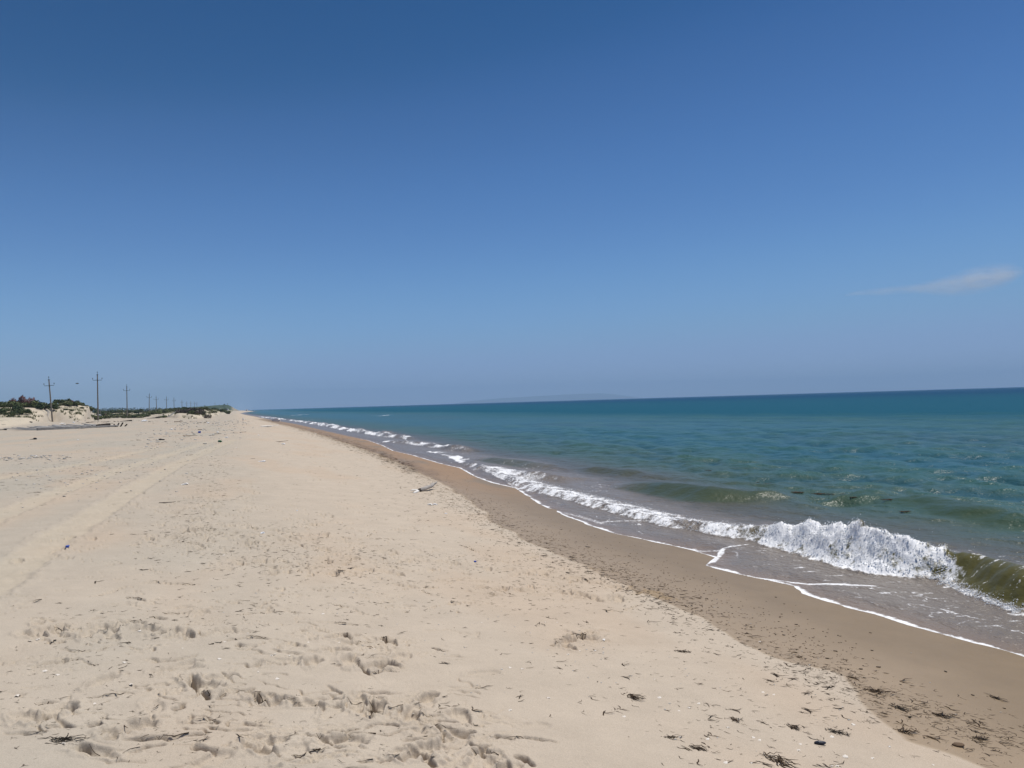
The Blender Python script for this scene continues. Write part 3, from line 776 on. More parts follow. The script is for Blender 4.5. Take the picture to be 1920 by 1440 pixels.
# colour of the water body: sandy and thin at the edge, green over the shoals, blue out deep; light through waves painted in
B = np.empty(us_.shape + (3,)); B[:] = (.026, .10, .118)
turb = s_ + 2.0 * fbm(us_ / 6, vs_ / 14, 3, 180) * sstep(2, 8, s_)
def lay(col, k): 
    global B
    B = mixc(B, col, k)
lay((.055, .095, .065), sstep(16, 5, turb))
lay((.10, .092, .068), sstep(6.5, 3.0, turb))
lay((.20, .172, .146), sstep(3.6, 2.2, s_ + .5 * wn))
lay((.235, .18, .14), sstep(.6, .05, s_))
off = us_ - shore(vs_) + 9 * fbm(us_ / 40, vs_ / 90, 3, 184)
lay((.010, .080, .122), sstep(38, 60, off))
lay((.004, .048, .105), sstep(80, 400, off))
lay((.04, .085, .085), .55 * sstep(.0, .35, fbm(us_ / 18, vs_ / 40, 3, 188)) * sstep(14, 24, s_) * sstep(50, 35, off))
lay((.040, .112, .085), .55 * sstep(-.01, .07, eta) * sstep(4, 8, s_) * sstep(70, 40, off))  # crests tinted lighter green to paint light passing through them
lay((.016, .075, .098), .6 * sstep(.0, -.07, eta) * sstep(5, 9, s_) * sstep(70, 40, off))  # troughs painted darker as shading between the crests
lay((.045, .070, .028), body_face * .95 * sstep(14, 6, s_))
lay((.04, .095, .055), body_face * .8 * sstep(5, 14, s_))
lay((.105, .096, .032), mainface)  # olive made brighter, painting light that shines through the shaded face
keep = s_ > -.5
ir = np.arange(us_.size).reshape(us_.shape)
Fq = np.stack([ir[:-1, :-1], ir[:-1, 1:], ir[1:, 1:], ir[1:, :-1]], -1).reshape(-1, 4)[:, ::-1]
kv = keep.ravel(); Fq = Fq[kv[Fq].any(1)]
used = np.unique(Fq); remap = np.full(us_.size, -1); remap[used] = np.arange(len(used)); Fq = remap[Fq]
Vq = np.stack([us_, vs_, Zw], -1).reshape(-1, 3)[used]
me = fast_mesh('sea', Vq, Fq, sea_material())
attr(me, 'glassy', np.maximum(mainface, body_face).ravel()[used]); attr(me, 'open', sstep(18, 60, off).ravel()[used]); attr(me, 'body', B.reshape(-1, 3)[used]); attr(me, 'foam', foam.ravel()[used]); attr(me, 'calm', (sstep(4, 1.5, s_)).ravel()[used])
tag(link('sea', me), kind='structure')
print('sea', us_.shape)
def zwater(u, v):
    u = np.atleast_1d(u); v = np.atleast_1d(v); t = np.arctan2(u, v); r = np.hypot(u, v)
    i = np.clip(np.interp(r, rows_s, np.arange(len(rows_s))), 0, len(rows_s) - 1).round().astype(int); j = np.clip(np.interp(t, ths, np.arange(len(ths))), 0, len(ths) - 1).round().astype(int)
    return Zw[i, j]

# spray and tumbling foam of the breaking wave
def ico(sub):
    bm = bmesh.new(); bmesh.ops.create_icosphere(bm, subdivisions=sub, radius=1)
    v = np.array([x.co[:] for x in bm.verts]); f = np.array([[q.index for q in p.verts] for p in bm.faces]); bm.free(); return v, f
I1, J1 = ico(1); I2, J2 = ico(2)
def spheres(P, rad, I, J, rs):
    n = len(P); k = len(I); rad = np.minimum(rad, 2.0 * np.median(rad))
    st = rad[:, None] * (.7 + .6 * rs.rand(n, 3))
    jit = 1 + .25 * (rs.rand(n, k, 1) - .5)
    Vv = P[:, None, :] + I[None] * st[:, None, :] * jit
    Ff = (J[None] + (np.arange(n) * k)[:, None, None])
    return Vv.reshape(-1, 3), Ff.reshape(-1, 3)
rs = np.random.RandomState(21)
v_lo, v_hi = np.interp(-1768, -BPX, BV), np.interp(-1380, -BPX, BV)
def samp(n, lo=v_lo, hi=v_hi, hmul=1.15, spread=.14, clump=True):
    vv = lo + (hi - lo) * rs.rand(n * 3)
    den = np.interp(vv, BV, BA) * sstep(v_lo, v_lo + .5, vv) * np.clip(.45 + 1.3 * perlin(vv * 3.1, vv * 0 + .3, 200), .08, 2)
    vv = vv[rs.rand(n * 3) < den / den.max()][:n]
    a = np.interp(vv, BV, BA); n = len(vv)
    jet = np.clip(.75 + .55 * fbm(vv * 2.3, vv * 0, 3, 201), .3, 1.3)
    q = rs.rand(n) ** .8
    hgt = a * hmul * jet * q
    dd = .04 + .85 * a * q + rs.randn(n) * spread * (.4 + q)
    uu = np.interp(vv, BV, BU) + dd
    zz = np.maximum(hgt, 0)
    zz = np.maximum(zz, zwater(uu, vv) + .0)
    return np.stack([uu, vv + rs.randn(n) * .03, zz], -1)
spray_parts = []
P1 = samp(9000, hmul=1.12, spread=.13); keepd = P1[:, 2] > zwater(P1[:, 0], P1[:, 1]) + .004; P1 = P1[keepd]; P1 = P1[P1[:, 2] > (.55 + .5 * rs.rand(len(P1))) * np.interp(P1[:, 1], BV, BA)]; r1 = .0032 * np.exp(rs.randn(len(P1)) * .45) + .002
P2 = P1[::5] + rs.randn(len(P1[::5]), 3) * .03; r2 = .006 * np.exp(rs.randn(len(P2)) * .4)
P4 = samp(600, hmul=1.4, spread=.2); r4 = .0025 + .004 * rs.rand(len(P4)); P4[:, 2] += .06 * rs.rand(len(P4))
Vs, Fs, off_ = [], [], 0
for P, rd, I, J in ((P1, r1, I1, J1), (P2, r2, I1, J1), (P4, r4, I1, J1)):
    a_, b_ = spheres(P, rd, I, J, rs); Vs.append(a_); Fs.append(b_ + off_); off_ += len(a_)
# knobbly rim of foam along the lower front of the wave and the thin strip to its right
vv = np.interp(-np.concatenate([rs.uniform(900, 1780, 3500), rs.uniform(1740, 1915, 1100)]), -BPX, BV)
wfo = np.interp(vv, BV, BW); bp = np.interp(vv, BV, BPX)
uu = np.interp(vv, BV, BU) + np.where(bp < 1765, rs.rand(len(vv)) ** 1.5 * np.maximum(wfo, .1) * .8, rs.randn(len(vv)) * .045 - .01)
Pz = np.stack([uu, vv, zwater(uu, vv) + .004], -1)
rz_ = np.where(bp < 1765, .0055, .0045) * np.exp(rs.randn(len(vv)) * .5)
a_, b_ = spheres(Pz, rz_, I1, J1, rs); Vs.append(a_); Fs.append(b_ + off_)
M['foam'] = simple('sea_foam', (.88, .89, .9), .6, .04, 20, bump=0)
nt = M['foam'].node_tree; tr = N(nt, 'ShaderNodeBsdfTranslucent'); tr.inputs['Color'].default_value = (.9, .92, .94, 1)
mx = N(nt, 'ShaderNodeMixShader'); mx.inputs[0].default_value = .42
nt.links.new(nt.nodes['Principled BSDF'].outputs[0], mx.inputs[1]); nt.links.new(tr.outputs[0], mx.inputs[2]); nt.links.new(mx.outputs[0], nt.nodes['Material Output'].inputs['Surface'])
tag(link('wave_foam', fast_mesh('wave_foam', np.concatenate(Vs), np.concatenate(Fs), M['foam'])), 'white spray and foam of the wave breaking near the sand', 'foam', kind='stuff')

# weed drifting in the waves
def weed_clump(n, size, flat, rad, seed, thin=1.0):
    rs = random.Random(seed); mb = MB()
    for i in range(n):
        a = rs.gauss(0, .5); l = size * rs.uniform(.35, 1.0)
        x0, y0 = rs.gauss(0, size * .28), rs.gauss(0, size * .12)
        pts = []; ang = a; x, y = x0 - math.cos(a) * l / 2, y0 - math.sin(a) * l / 2
        m = 6
        for k in range(m):
            pts.append((x, y, rad * .6 + flat * abs(math.sin(k * 1.3 + i)) * rs.uniform(.2, 1)))
            ang += rs.gauss(0, .28); x += math.cos(ang) * l / m; y += math.sin(ang) * l / m
        mb.tube(pts, [rad * w * thin for w in (.5, .9, 1.1, 1, .8, .35)], 4, .7)
    return mb
FW = [(1410, 908, .55, 'dark drifting weed clump on a wave left of the long brown weed streak'), (1330, 882, .4, 'small dark weed clump floating farthest from the sand'), (1440, 911, .35, 'thin dark weed strip floating just right of the nearest left weed clump'),
      (1500, 927, .8, 'left end of the long brown weed streak along a wave crest'), (1545, 930, .9, 'middle of the long brown weed streak along a wave crest'), (1608, 932, .7, 'orange brown right end of the long weed streak on a wave'),
      (1672, 947, .5, 'olive weed clump floating right of the long weed streak'), (1703, 963, .5, 'round dark weed clump floating behind the crest of the breaking wave'), (1603, 941, .3, 'tiny brown weed tuft floating just below the long weed streak')]
for i, (px, py, sz, lab) in enumerate(FW):
    P = on_plane([px], [py])[0]
    o = weed_clump(14, sz * .5, .010, .008, 40 + i).obj('floating_seaweed', M['weed_brown'], smooth=True)
    o.location = (P[0], P[1], zwater(P[0], P[1])[0] - .004); o.rotation_euler = (0, 0, R(-15 + 10 * math.sin(i)))
    tag(o, lab, 'seaweed')

# ------------------------------------------------------------------ utility poles
def pole_parts(root, hgt):
    mb = MB(); n = 8
    w0, w1 = .16, .10
    mb.tube([(0, 0, -.8), (0, 0, hgt * .5), (0, 0, hgt)], [w0, (w0 + w1) / 2, w1], 8)
    mb.obj('post', M['concrete'], root)
    mb = MB(); y = -w1 - .03
    mb.box((0, y, hgt - 1.15), (1.7, .06, .075)); mb.box((0, 0, hgt - 1.15), (.3, .34, .05)); mb.box((.0, .0, hgt - 1.28), (.26, .3, .04))
    for sx in (-.85, .85): mb.tube([(sx * .97, y, hgt - 1.12), (sx * 1.03, y, hgt - 1.0), (sx * 1.03, y, hgt - .85)], .022, 6)
    mb.obj('crossarm', M['steel'], root)
    mb = MB(); mb.box((0, 0, hgt - .02), (.28, .28, .12)); mb.tube([(0, 0, hgt), (0, 0, hgt + .5)], .03, 6); mb.obj('top_bracket', M['steel'], root)
    ins = [(.03, 0), (.085, .02), (.1, .06), (.05, .075), (.085, .1), (.075, .15), (.035, .2)]
    for x, yy, z in ((-.876, y, hgt - .87), (.876, y, hgt - .87), (0, 0, hgt + .42)):
        MB().lathe(ins, 10, (x, yy, z)).obj('insulator', M['glaze'], root, True)
    return root
# (px top, py top, depth, lean in degrees, label)
POLES = [(91, 706, 150, -3.6, 'nearest concrete utility pole, leaning left with a tilted crossarm'), (182.5, 697, 160, 0, 'tallest upright utility pole behind the overgrown dune'),
         (237.5, 721, 222, 0, 'third utility pole along the beach, standing clear at the dune foot'), (280, 737, 300, 1.5, 'fourth utility pole along the beach, leaning slightly right behind the green shrubs'),
         (292.5, 742, 345, -1.5, 'fifth utility pole along the beach, just right of a leaning one'), (312, 743, 372, 0, 'sixth utility pole along the beach, above the grey dead brush'), (326, 745.5, 420, 0, 'seventh utility pole along the beach, pale and thin'),
         (341, 749.5, 480, 0, 'eighth utility pole along the beach, faint above the brush'), (350, 752.5, 560, 0, 'ninth utility pole, leftmost of the four close together'), (357.5, 752, 590, 0, 'tenth utility pole, second of the four close together'),
         (364.5, 752.8, 630, 0, 'eleventh utility pole, third of the four close together'), (369, 753.6, 680, 0, 'twelfth utility pole, rightmost of the four close together'), (403, 754, 1100, 0, 'faint utility pole on the skyline in front of the far green hill')]
for i, (px, py, dep, lean, lab) in enumerate(POLES):
    P = at_depth([px], [py], [dep])[0]
    gz = float(zsand(P[0], P[1])[0]); H = P[2] - gz - .6
    root = empty('utility_pole', (P[0], P[1], gz))
    pole_parts(root, H)
    root.rotation_euler = (0, R(lean), R(-8 + 5 * math.sin(i * 2.1)) if i else R(-4))
    if lean: root.location.x -= math.tan(R(lean)) * (H + .6) * 1.0
    root['label'] = lab; root['category'] = 'utility pole'; root['group'] = 'utility poles along the beach'

# ------------------------------------------------------------------ shrubs
def leaf_cloud(blobs, n, size, seed, up=.3):
    rs = np.random.RandomState(seed)
    w = np.array([b[3] * b[4] * b[5] for b in blobs]); w = w / w.sum()
    which = rs.choice(len(blobs), n, p=w); b = np.array(blobs)[which]
    d = rs.randn(n, 3); d /= np.linalg.norm(d, axis=1)[:, None]
    rad = (.55 + .5 * rs.rand(n)) ** .7
    c = b[:, :3] + d * rad[:, None] * b[:, 3:6]
    c[:, 2] = np.maximum(c[:, 2], .02)
    nn = d + rs.randn(n, 3) * .6 + np.array([0, 0, up]); nn /= np.linalg.norm(nn, axis=1)[:, None]
    t = np.cross(nn, rs.randn(n, 3)); t /= np.linalg.norm(t, axis=1)[:, None]; bt = np.cross(nn, t)
    sz = size * (.5 + rs.rand(n))[:, None]; ar = (.45 + .4 * rs.rand(n))[:, None]
    q = np.stack([c - t * sz, c - bt * sz * ar + nn * sz * .2, c + t * sz, c + bt * sz * ar - nn * sz * .1], 1)
    return q.reshape(-1, 3), np.arange(n * 4).reshape(n, 4)
def shrub_proto(seed, w, h, n, size, mat, nb=7):
    rs = random.Random(seed); bl = []
    for i in range(nb):
        a = rs.uniform(0, 6.28); q = rs.uniform(0, .75) ** .7
        r = rs.uniform(.28, .5)
        bl.append((math.cos(a) * q * w / 2, math.sin(a) * q * w / 2, h * rs.uniform(.28, .68) * (1 - .35 * q), r * w / 2, r * w / 2, r * h * .75))
    V_, F_ = leaf_cloud(bl, n, size, seed)
    fm = fast_mesh('foliage', V_, F_, mat, False)
    mb = MB()
    for i in range(7):
        a = rs.uniform(0, 6.28); q = rs.uniform(.2, .42) * w
        mb.tube([(math.cos(a) * .05, math.sin(a) * .05, -.15), (math.cos(a) * q * .4, math.sin(a) * q * .4, h * .35), (math.cos(a) * q, math.sin(a) * q, h * .72)], [.05, .035, .012], 5)
    return fm, mb.mesh('stem', M['stem'])
PROTO = {}
for k in range(4): PROTO['g', k] = shrub_proto(300 + k, 2.6, 1.5, 620, .13, M['leaf'])
for k in range(3): PROTO['o', k] = shrub_proto(320 + k, 2.2, 1.0, 420, .11, M['leafpale'])
for k in range(2): PROTO['p', k] = shrub_proto(340 + k, 2.4, 1.7, 520, .11, M['leafpink'])
for k in range(3): PROTO['d', k] = shrub_proto(360 + k, 2.4, 1.4, 480, .12, M['leafgrey'])
shrub_count = [0]
def shrub(kind, k, u, v, s, lab, group, sz=1.0, rz=None, sink=0.0):
    fm, sm = PROTO[kind, k % sum(1 for q in PROTO if q[0] == kind)]
    root = empty('shrub', (u, v, float(zsand(u, v)[0]) - sink), random.uniform(0, 6.28) if rz is None else rz)
    root.scale = (s, s, s * sz)
    link('foliage', fm, root); link('stem', sm, root)
    tag(root, lab, 'shrub', group)
    shrub_count[0] += 1
    return root
# (px, py of the foot, kind, scale) traced along the dune; bands of lookalikes share a label
def band(lst, lab, group):
    for i, (px, py, dep, kind, s, sz) in enumerate(lst):
        P = at_depth([px], [py], [dep])[0]
        shrub(kind, i, P[0], P[1], s, lab, group, sz)
rb = random.Random(5)
lst = [(x, 770, 158 + rb.uniform(-6, 14), 'g', rb.uniform(.9, 1.5), rb.uniform(.7, 1.0)) for x in range(-14, 92, 6)]
band(lst, 'dense green shrub in the thicket on the left dune behind the leaning pole', 'green shrubs on the left dune')
lst = [(x, 776, 146 + rb.uniform(-6, 8), 'g', rb.uniform(.7, 1.15), rb.uniform(.6, .9)) for x in range(-14, 48, 7)] + [(x, 779, 140 + rb.uniform(-4, 4), 'g', rb.uniform(.6, .8), .8) for x in (4, 14, 24, 30, 36)]
band(lst, 'low green shrub on the sandy slope at the far left edge', 'low shrubs at the left edge')
lst = [(x, 760, 166 + rb.uniform(-4, 8), 'p', rb.uniform(1.0, 1.4), rb.uniform(1.3, 1.7)) for x in (22, 28, 33, 38, 43, 47, 51, 55, 59)]
band(lst, 'pink flowering tamarisk on top of the left dune', 'pink tamarisks on the left dune')
for px, lab in ((66, 'small bare twiggy bush sticking up right of the pink tamarisks'), (75, 'thin dark bush on the skyline left of the leaning pole')):
    P = at_depth([px], [762], [166])[0]; shrub('d', 1, P[0], P[1], .6, lab, None, 1.6)
lst = [(114, 755, 172, 'g', 1.1, .9), (119, 754, 173, 'g', 1.2, .9), (124, 755, 172, 'g', 1.0, .9), (128, 757, 171, 'o', 1.1, .8), (133, 757, 174, 'p', .9, .8), (138, 758, 174, 'g', 1.1, .8), (143, 760, 176, 'o', 1.2, .8), (120, 760, 168, 'o', 1.0, .7), (127, 762, 168, 'g', 1.0, .7), (134, 763, 169, 'g', 1.1, .7), (141, 765, 170, 'o', 1.1, .6)]
band(lst, 'dark shrub crowning the bare sand dune right of the leaning pole', 'shrubs crowning the bare dune')
lst = [(148, 762, 178, 'g', 1.1, .8), (153, 764, 180, 'o', 1.2, .8), (159, 764, 182, 'd', 1.0, .8), (164, 766, 182, 'g', 1.1, .7), (170, 768, 184, 'g', 1.2, .8), (176, 768, 186, 'o', 1.0, .7), (181, 769, 188, 'g', 1.1, .8), (172, 772, 180, 'g', .8, .7), (187, 771, 190, 'g', 1.1, .8)]
band(lst, 'shrub on the dune shoulder running down to the tallest pole', 'shrubs on the dune shoulder')
lst = [(80, 781, 160, 'g', .75, .8), (86, 782, 160, 'g', .85, .8), (93, 782, 161, 'g', .8, .8), (107, 783, 160, 'g', .5, .9), (105, 776, 166, 'g', .7, .6), (112, 777, 168, 'o', .7, .6), (118, 776, 170, 'g', .6, .6), (126, 778, 168, 'o', .6, .6), (132, 777, 170, 'o', .6, .6), (140, 777, 172, 'g', .6, .6), (152, 777, 176, 'o', .8, .5), (160, 776, 178, 'd', .7, .5)]
band(lst, 'small tufted bush on the sand slope below the dune crest', 'small bushes on the sand slope')
lst = [(122, 783, 160, 'g', .5, .6), (130, 783, 161, 'o', .5, .6), (134, 784, 160, 'g', .5, .6), (144, 786, 156, 'o', .5, .6), (160, 781, 166, 'o', .45, .7), (164, 784, 164, 'o', .4, .7), (179, 784, 170, 'o', .4, .7), (153, 781, 167, 'g', .4, .7)]
band(lst, 'lone low bush dotted on the bare lower sand of the dune', 'lone bushes on the bare sand')
lst = []
for x in range(192, 352, 4):
    lst.append((x + rb.uniform(-2, 2), 772, 222 + (x - 190) * .35 + rb.uniform(-18, 40), rb.choice('ggoog'), rb.uniform(1.0, 1.6), rb.uniform(.6, .95)))
band(lst, 'olive green shrub in the long belt behind the row of poles', 'shrub belt behind the poles')
lst = [(x + rb.uniform(-3, 3), 771, 290 + rb.uniform(0, 130), rb.choice('ggo'), rb.uniform(1.3, 2.0), rb.uniform(.6, .9)) for x in range(188, 432, 7)]
band(lst, 'distant green shrub in the far belt under the skyline', 'distant shrub belt')
lst = [(232, 778, 212, 'g', .8, .7), (246, 778, 208, 'g', .9, .6), (254, 776, 206, 'g', 1.0, .6), (262, 775, 204, 'o', 1.0, .6), (305, 777, 188, 'g', .9, .6), (297, 778, 190, 'd', .6, .5)]
band(lst, 'green bush at the foot of the low sandy hummocks between poles', 'bushes at the hummock foot')
lst = [(x, 777, 178 + rb.uniform(-4, 8), 'd', rb.uniform(.9, 1.3), rb.uniform(.8, 1.1)) for x in (336, 341, 346, 351, 356, 361, 366)]
band(lst, 'grey brown leafless brush on the hummock below the far poles', 'grey brush on the hummock')
lst = [(358, 781, 166, 'd', .9, .9), (363, 782, 165, 'g', .9, .9), (369, 783, 164, 'g', 1.0, .9), (374, 783, 163, 'd', 1.0, .9), (367, 779, 168, 'd', 1.1, 1.1), (372, 777, 170, 'd', 1.1, 1.1), (378, 782, 165, 'g', .8, .8)]
band(lst, 'dark mixed bush at the seaward end of the hummock', 'bushes at the end of the hummock')
lst = [(x, 774, 240 + rb.uniform(-10, 30), rb.choice('go'), rb.uniform(.8, 1.1), .8) for x in (382, 387, 391, 395, 399)]
band(lst, 'low bush beyond the end of the hummock below the far hill', 'bushes below the far hill')
print('shrubs', shrub_count[0])
P = place(390, 784.5)[0]
o = shrub('d', 2, P[0], P[1], .62, 'dark dead bush standing alone on the open beach', None, 1.0)

# dune grass and small plants too many to count
gv, gf, b0 = [], [], 0
rs = np.random.RandomState(31)
n = 5200
px = rs.uniform(-30, 440, n); dep = 135 + 240 * rs.rand(n) ** 1.6
P = at_depth(px, np.full(n, 775.), dep)
dn = dune_in(P[:, 0], P[:, 1]); nzv = fbm(P[:, 0] / 7, P[:, 1] / 7, 3, 210)
P = P[(dn > 1) & (nzv > .02 - .15 * sstep(20, 80, dn))]
P[:, 2] = zsand(P[:, 0], P[:, 1])
for p in P:
    for k in range(7):
        a = rs.rand() * 6.28; l = .18 + .35 * rs.rand(); w = .035 + .04 * rs.rand(); q = rs.rand(2) * .5 - .25; le = rs.rand() * .3
        c, s2_ = math.cos(a), math.sin(a)
        gv += [(p[0] + q[0] - c * w, p[1] + q[1] - s2_ * w, p[2] - .03), (p[0] + q[0] + c * w, p[1] + q[1] + s2_ * w, p[2] - .03), (p[0] + q[0] + s2_ * le, p[1] + q[1] - c * le, p[2] + l)]
        gf.append((b0, b0 + 1, b0 + 2)); b0 += 3
tag(link('dune_grass', fast_mesh('dune_grass', np.array(gv), np.array(gf), M['grass'], False)), 'sparse pale dune grass and low plants on the sand', 'grass', kind='stuff')

# ------------------------------------------------------------------ far land: hill, wood, headland
def landmat(name, c1, c2, c3):
    m, nt, b, L = newmat(name)
    a = N(nt, 'ShaderNodeAttribute', attribute_name='tint'); L(a.outputs['Color'], b.inputs['Base Color'])
    b.inputs['Roughness'].default_value = .95; b.inputs['Specular IOR Level'].default_value = .1
    g = N(nt, 'ShaderNodeTexCoord'); n = N(nt, 'ShaderNodeTexNoise', Scale=.09, Detail=6.0); L(g.outputs['Object'], n.inputs['Vector'])
    bp = N(nt, 'ShaderNodeBump', Strength=.6, Distance=4.0); L(n.outputs['Fac'], bp.inputs['Height']); L(bp.outputs[0], b.inputs['Normal'])
    return m
hp = np.array([(300, 768.5), (330, 765.8), (350, 764.2), (365, 763), (385, 761.6), (400, 760.6), (415, 759.6), (423, 759.0), (428, 759.6), (433, 761.8), (438, 764.6), (443, 767.4), (448, 769.6)])
gx = np.linspace(300, 448, 300); gd = np.concatenate([np.linspace(1330, 1560, 60), np.linspace(1580, 2600, 30)])
XX, DD = np.meshgrid(gx, gd, indexing='ij')
ytop = np.interp(XX, hp[:, 0], hp[:, 1])
pt = at_depth(XX.ravel(), ytop.ravel(), np.full(XX.size, 1540.)); zt = pt[:, 2].reshape(XX.shape)
pp = at_depth(XX.ravel(), np.full(XX.size, 770.), DD.ravel())
uu = pp[:, 0].reshape(XX.shape); vv = pp[:, 1].reshape(XX.shape)
base_t = sstep(1350 + 60 * fbm(XX / 12, XX * 0, 2, 220), 1540, DD)
zz = 0.9 + (np.maximum(zt, 1) - .9) * base_t + 1.0 * fbm(uu / 18, vv / 18, 4, 221) * base_t * sstep(448, 430, XX)
zz = zz * (1 - sstep(2300, 2600, DD)) - 1.5 * sstep(2500, 2600, DD)
tint = np.empty(XX.shape + (3,)); tint[:] = (.055, .075, .035)
tint = mixc(tint, np.array((.03, .045, .02)), sstep(0, .3, fbm(uu / 14, vv / 30, 3, 224)))
tint = mixc(tint, np.array((.34, .28, .2)), sstep(432, 438, XX + 6 * fbm(uu / 9, vv / 9, 3, 226)) * .85)
tint = mixc(tint, np.array((.36, .31, .23)), sstep(.2, .34, fbm(uu / 22, vv / 22, 3, 228)) * sstep(.45, .1, base_t) * .9)
Vh = np.stack([uu, vv, zz], -1).reshape(-1, 3); ih = np.arange(XX.size).reshape(XX.shape)
Fh = np.stack([ih[:-1, :-1], ih[1:, :-1], ih[1:, 1:], ih[:-1, 1:]], -1).reshape(-1, 4)
me = fast_mesh('hill', Vh, Fh, landmat('hill_cover', 0, 0, 0)); attr(me, 'tint', tint.reshape(-1, 3))
tag(link('hill', me), kind='structure')
# far headland across the bay
hp = np.array([(845, 758), (870, 753.5), (900, 750), (940, 746.5), (980, 744.5), (1020, 742), (1060, 740), (1100, 737.8), (1130, 737.5), (1155, 739.5), (1180, 743), (1210, 747)])
gx = np.linspace(845, 1210, 220); gd = np.linspace(15000, 17000, 24)
XX, DD = np.meshgrid(gx, gd, indexing='ij')
pt = at_depth(XX.ravel(), np.interp(XX, hp[:, 0], hp[:, 1]).ravel(), np.full(XX.size, 16000.)); zt = pt[:, 2].reshape(XX.shape)
pp = at_depth(XX.ravel(), np.full(XX.size, 752.), DD.ravel()); uu = pp[:, 0].reshape(XX.shape); vv = pp[:, 1].reshape(XX.shape)
k = sstep(15000, 15950, DD) * sstep(17000, 16050, DD)
zz = -2 + (zt + 2) * k * (1 + .08 * fbm(uu / 150, vv / 300, 4, 230))
me = fast_mesh('far_headland', np.stack([uu, vv, zz], -1).reshape(-1, 3), np.stack([(i := np.arange(XX.size).reshape(XX.shape))[:-1, :-1], i[1:, :-1], i[1:, 1:], i[:-1, 1:]], -1).reshape(-1, 4), landmat('headland_cover', 0, 0, 0))
attr(me, 'tint', np.broadcast_to(np.array((.10, .125, .12)), (XX.size, 3)).copy())
tag(link('far_headland', me), kind='structure')
# wooded skyline on the left
bl = []
rs = np.random.RandomState(41)
for x in np.arange(-60, 372, 1.7):
    D = 1150 + 200 * rs.rand()
    p = at_depth([x + rs.randn()], [770], [D])[0]
    htop = at_depth([x], [766.2 + .9 * rs.randn() + (1.5 if x < 190 else 0)], [D])[0][2]
    r_ = 2.2 + 1.8 * rs.rand(); hh = max(htop, 4.5)
    bl.append((p[0], p[1], hh * .55 + .3, r_ * 1.6, r_ * 1.6, hh * .5))
V_, F_ = leaf_cloud(bl, 16000, .8, 5)
tag(link('far_woodland', fast_mesh('far_woodland', V_, F_, M['farleaf'], False)), 'bluish wooded skyline far behind the poles', 'woodland', kind='stuff')
# pylon and trees on the hill top, white hut by the water
def small_tree(px, py, dep, hgt, lab):
    P = at_depth([px], [py], [dep])[0]
    root = empty('tree', (P[0], P[1], P[2] - .2))
    V_, F_ = leaf_cloud([(0, 0, hgt * .6, hgt * .5, hgt * .5, hgt * .4), (hgt * .4, 0, hgt * .5, hgt * .3, hgt * .3, hgt * .25), (-hgt * .4, 0, hgt * .45, hgt * .35, hgt * .3, hgt * .25)], 160, .5, int(px))
    link('crown', fast_mesh('crown', V_, F_, M['farleaf'], False), root)
    MB().tube([(0, 0, -.8), (0, 0, hgt * .6)], [.3, .15], 6).obj('trunk', M['stem'], root)
    tag(root, lab, 'tree')
small_tree(384, 761.6, 1545, 1.8, 'small dark tree on the left part of the far hill crest')
small_tree(420.5, 759.3, 1545, 2.2, 'small dark tree at the highest point of the far hill')
small_tree(411, 760.2, 1545, 1.3, 'tiny tree left of the highest point of the far hill')
P = at_depth([426.5], [759.6], [1545])[0]
root = empty('mast', (P[0], P[1], P[2] - .5)); MB().tube([(0, 0, -1), (0, 0, 3.0)], [.22, .16], 6).obj('post', M['steel'], root)
MB().box((0, 0, 3.1), (2.6, .8, .7)).box((0, 0, 3.5), (1.2, .5, .3)).obj('platform', M['steel'], root); tag(root, 'short dark mast with a flat top on the far hill above the cliff', 'mast')
def hut(px, py, dep, w, h_, lab):
    P = at_depth([px], [py], [dep])[0]
    root = empty('hut', (P[0], P[1], P[2]), -YAW)
    MB().box((0, 0, h_ / 2 - .4), (w, w * .8, h_ + .8)).obj('wall', M['plaster'], root)
    MB().add([(-w * .55, -w * .45, h_), (w * .55, -w * .45, h_), (w * .55, w * .45, h_), (-w * .55, w * .45, h_), (-w * .55, 0, h_ * 1.18), (w * .55, 0, h_ * 1.18)], [(0, 1, 5, 4), (2, 3, 4, 5), (0, 4, 3), (1, 2, 5), (0, 3, 2, 1)]).obj('roof', M['roof'], root)
    MB().box((w * .15, -w * .4 - .02, h_ * .4), (w * .2, .06, h_ * .75)).obj('door', M['dark'], root)
    tag(root, lab, 'hut')
hut(462.5, 770.6, 1050, 2.4, 1.6, 'small white hut on the sand spit at the far end of the beach')
hut(414, 768.3, 1260, 3.2, 1.5, 'pale low hut below the far hill, left of the cliff')
hut(426, 768.5, 1290, 3.6, 1.5, 'pale low hut right below the cliff of the far hill')
hut(398, 768.0, 1230, 3.0, 1.4, 'pale hut among bushes left of the huts under the far hill')

# ------------------------------------------------------------------ litter and driftwood
def thing(name, mb, mat, px, py, lab, cat, rz=0.0, dz=0.0, smooth=False, group=None, w=None):
    P = place(px, py)[0]
    o = mb.obj(name, mat, None, smooth)
    if w:                                # real width: w pixels of the photograph at this distance
        xs = [q[0] for q in mb.v]; k = w / FPX * float((P - CAM) @ _f) / (max(xs) - min(xs)); o.scale = (k, k, k)
    o.location = (P[0], P[1], P[2] + dz); o.rotation_euler = (0, 0, rz)
    return tag(o, lab, cat, group)
def branch(l, r, bends, seed=0, lift=.0, n=8):
    rs = random.Random(seed); pts = []; rad = []
    x = -l / 2; y = 0; a = 0
    for k in range(n):
        t = k / (n - 1)
        pts.append((x, y, r * .8 + lift * t * t + rs.uniform(0, r * .3))); rad.append(r * (1 - .6 * t) * rs.uniform(.85, 1.15))
        a += bends * rs.uniform(-.3, 1); x += math.cos(a) * l / n; y += math.sin(a) * l / n
    return MB().tube(pts, rad, 7)
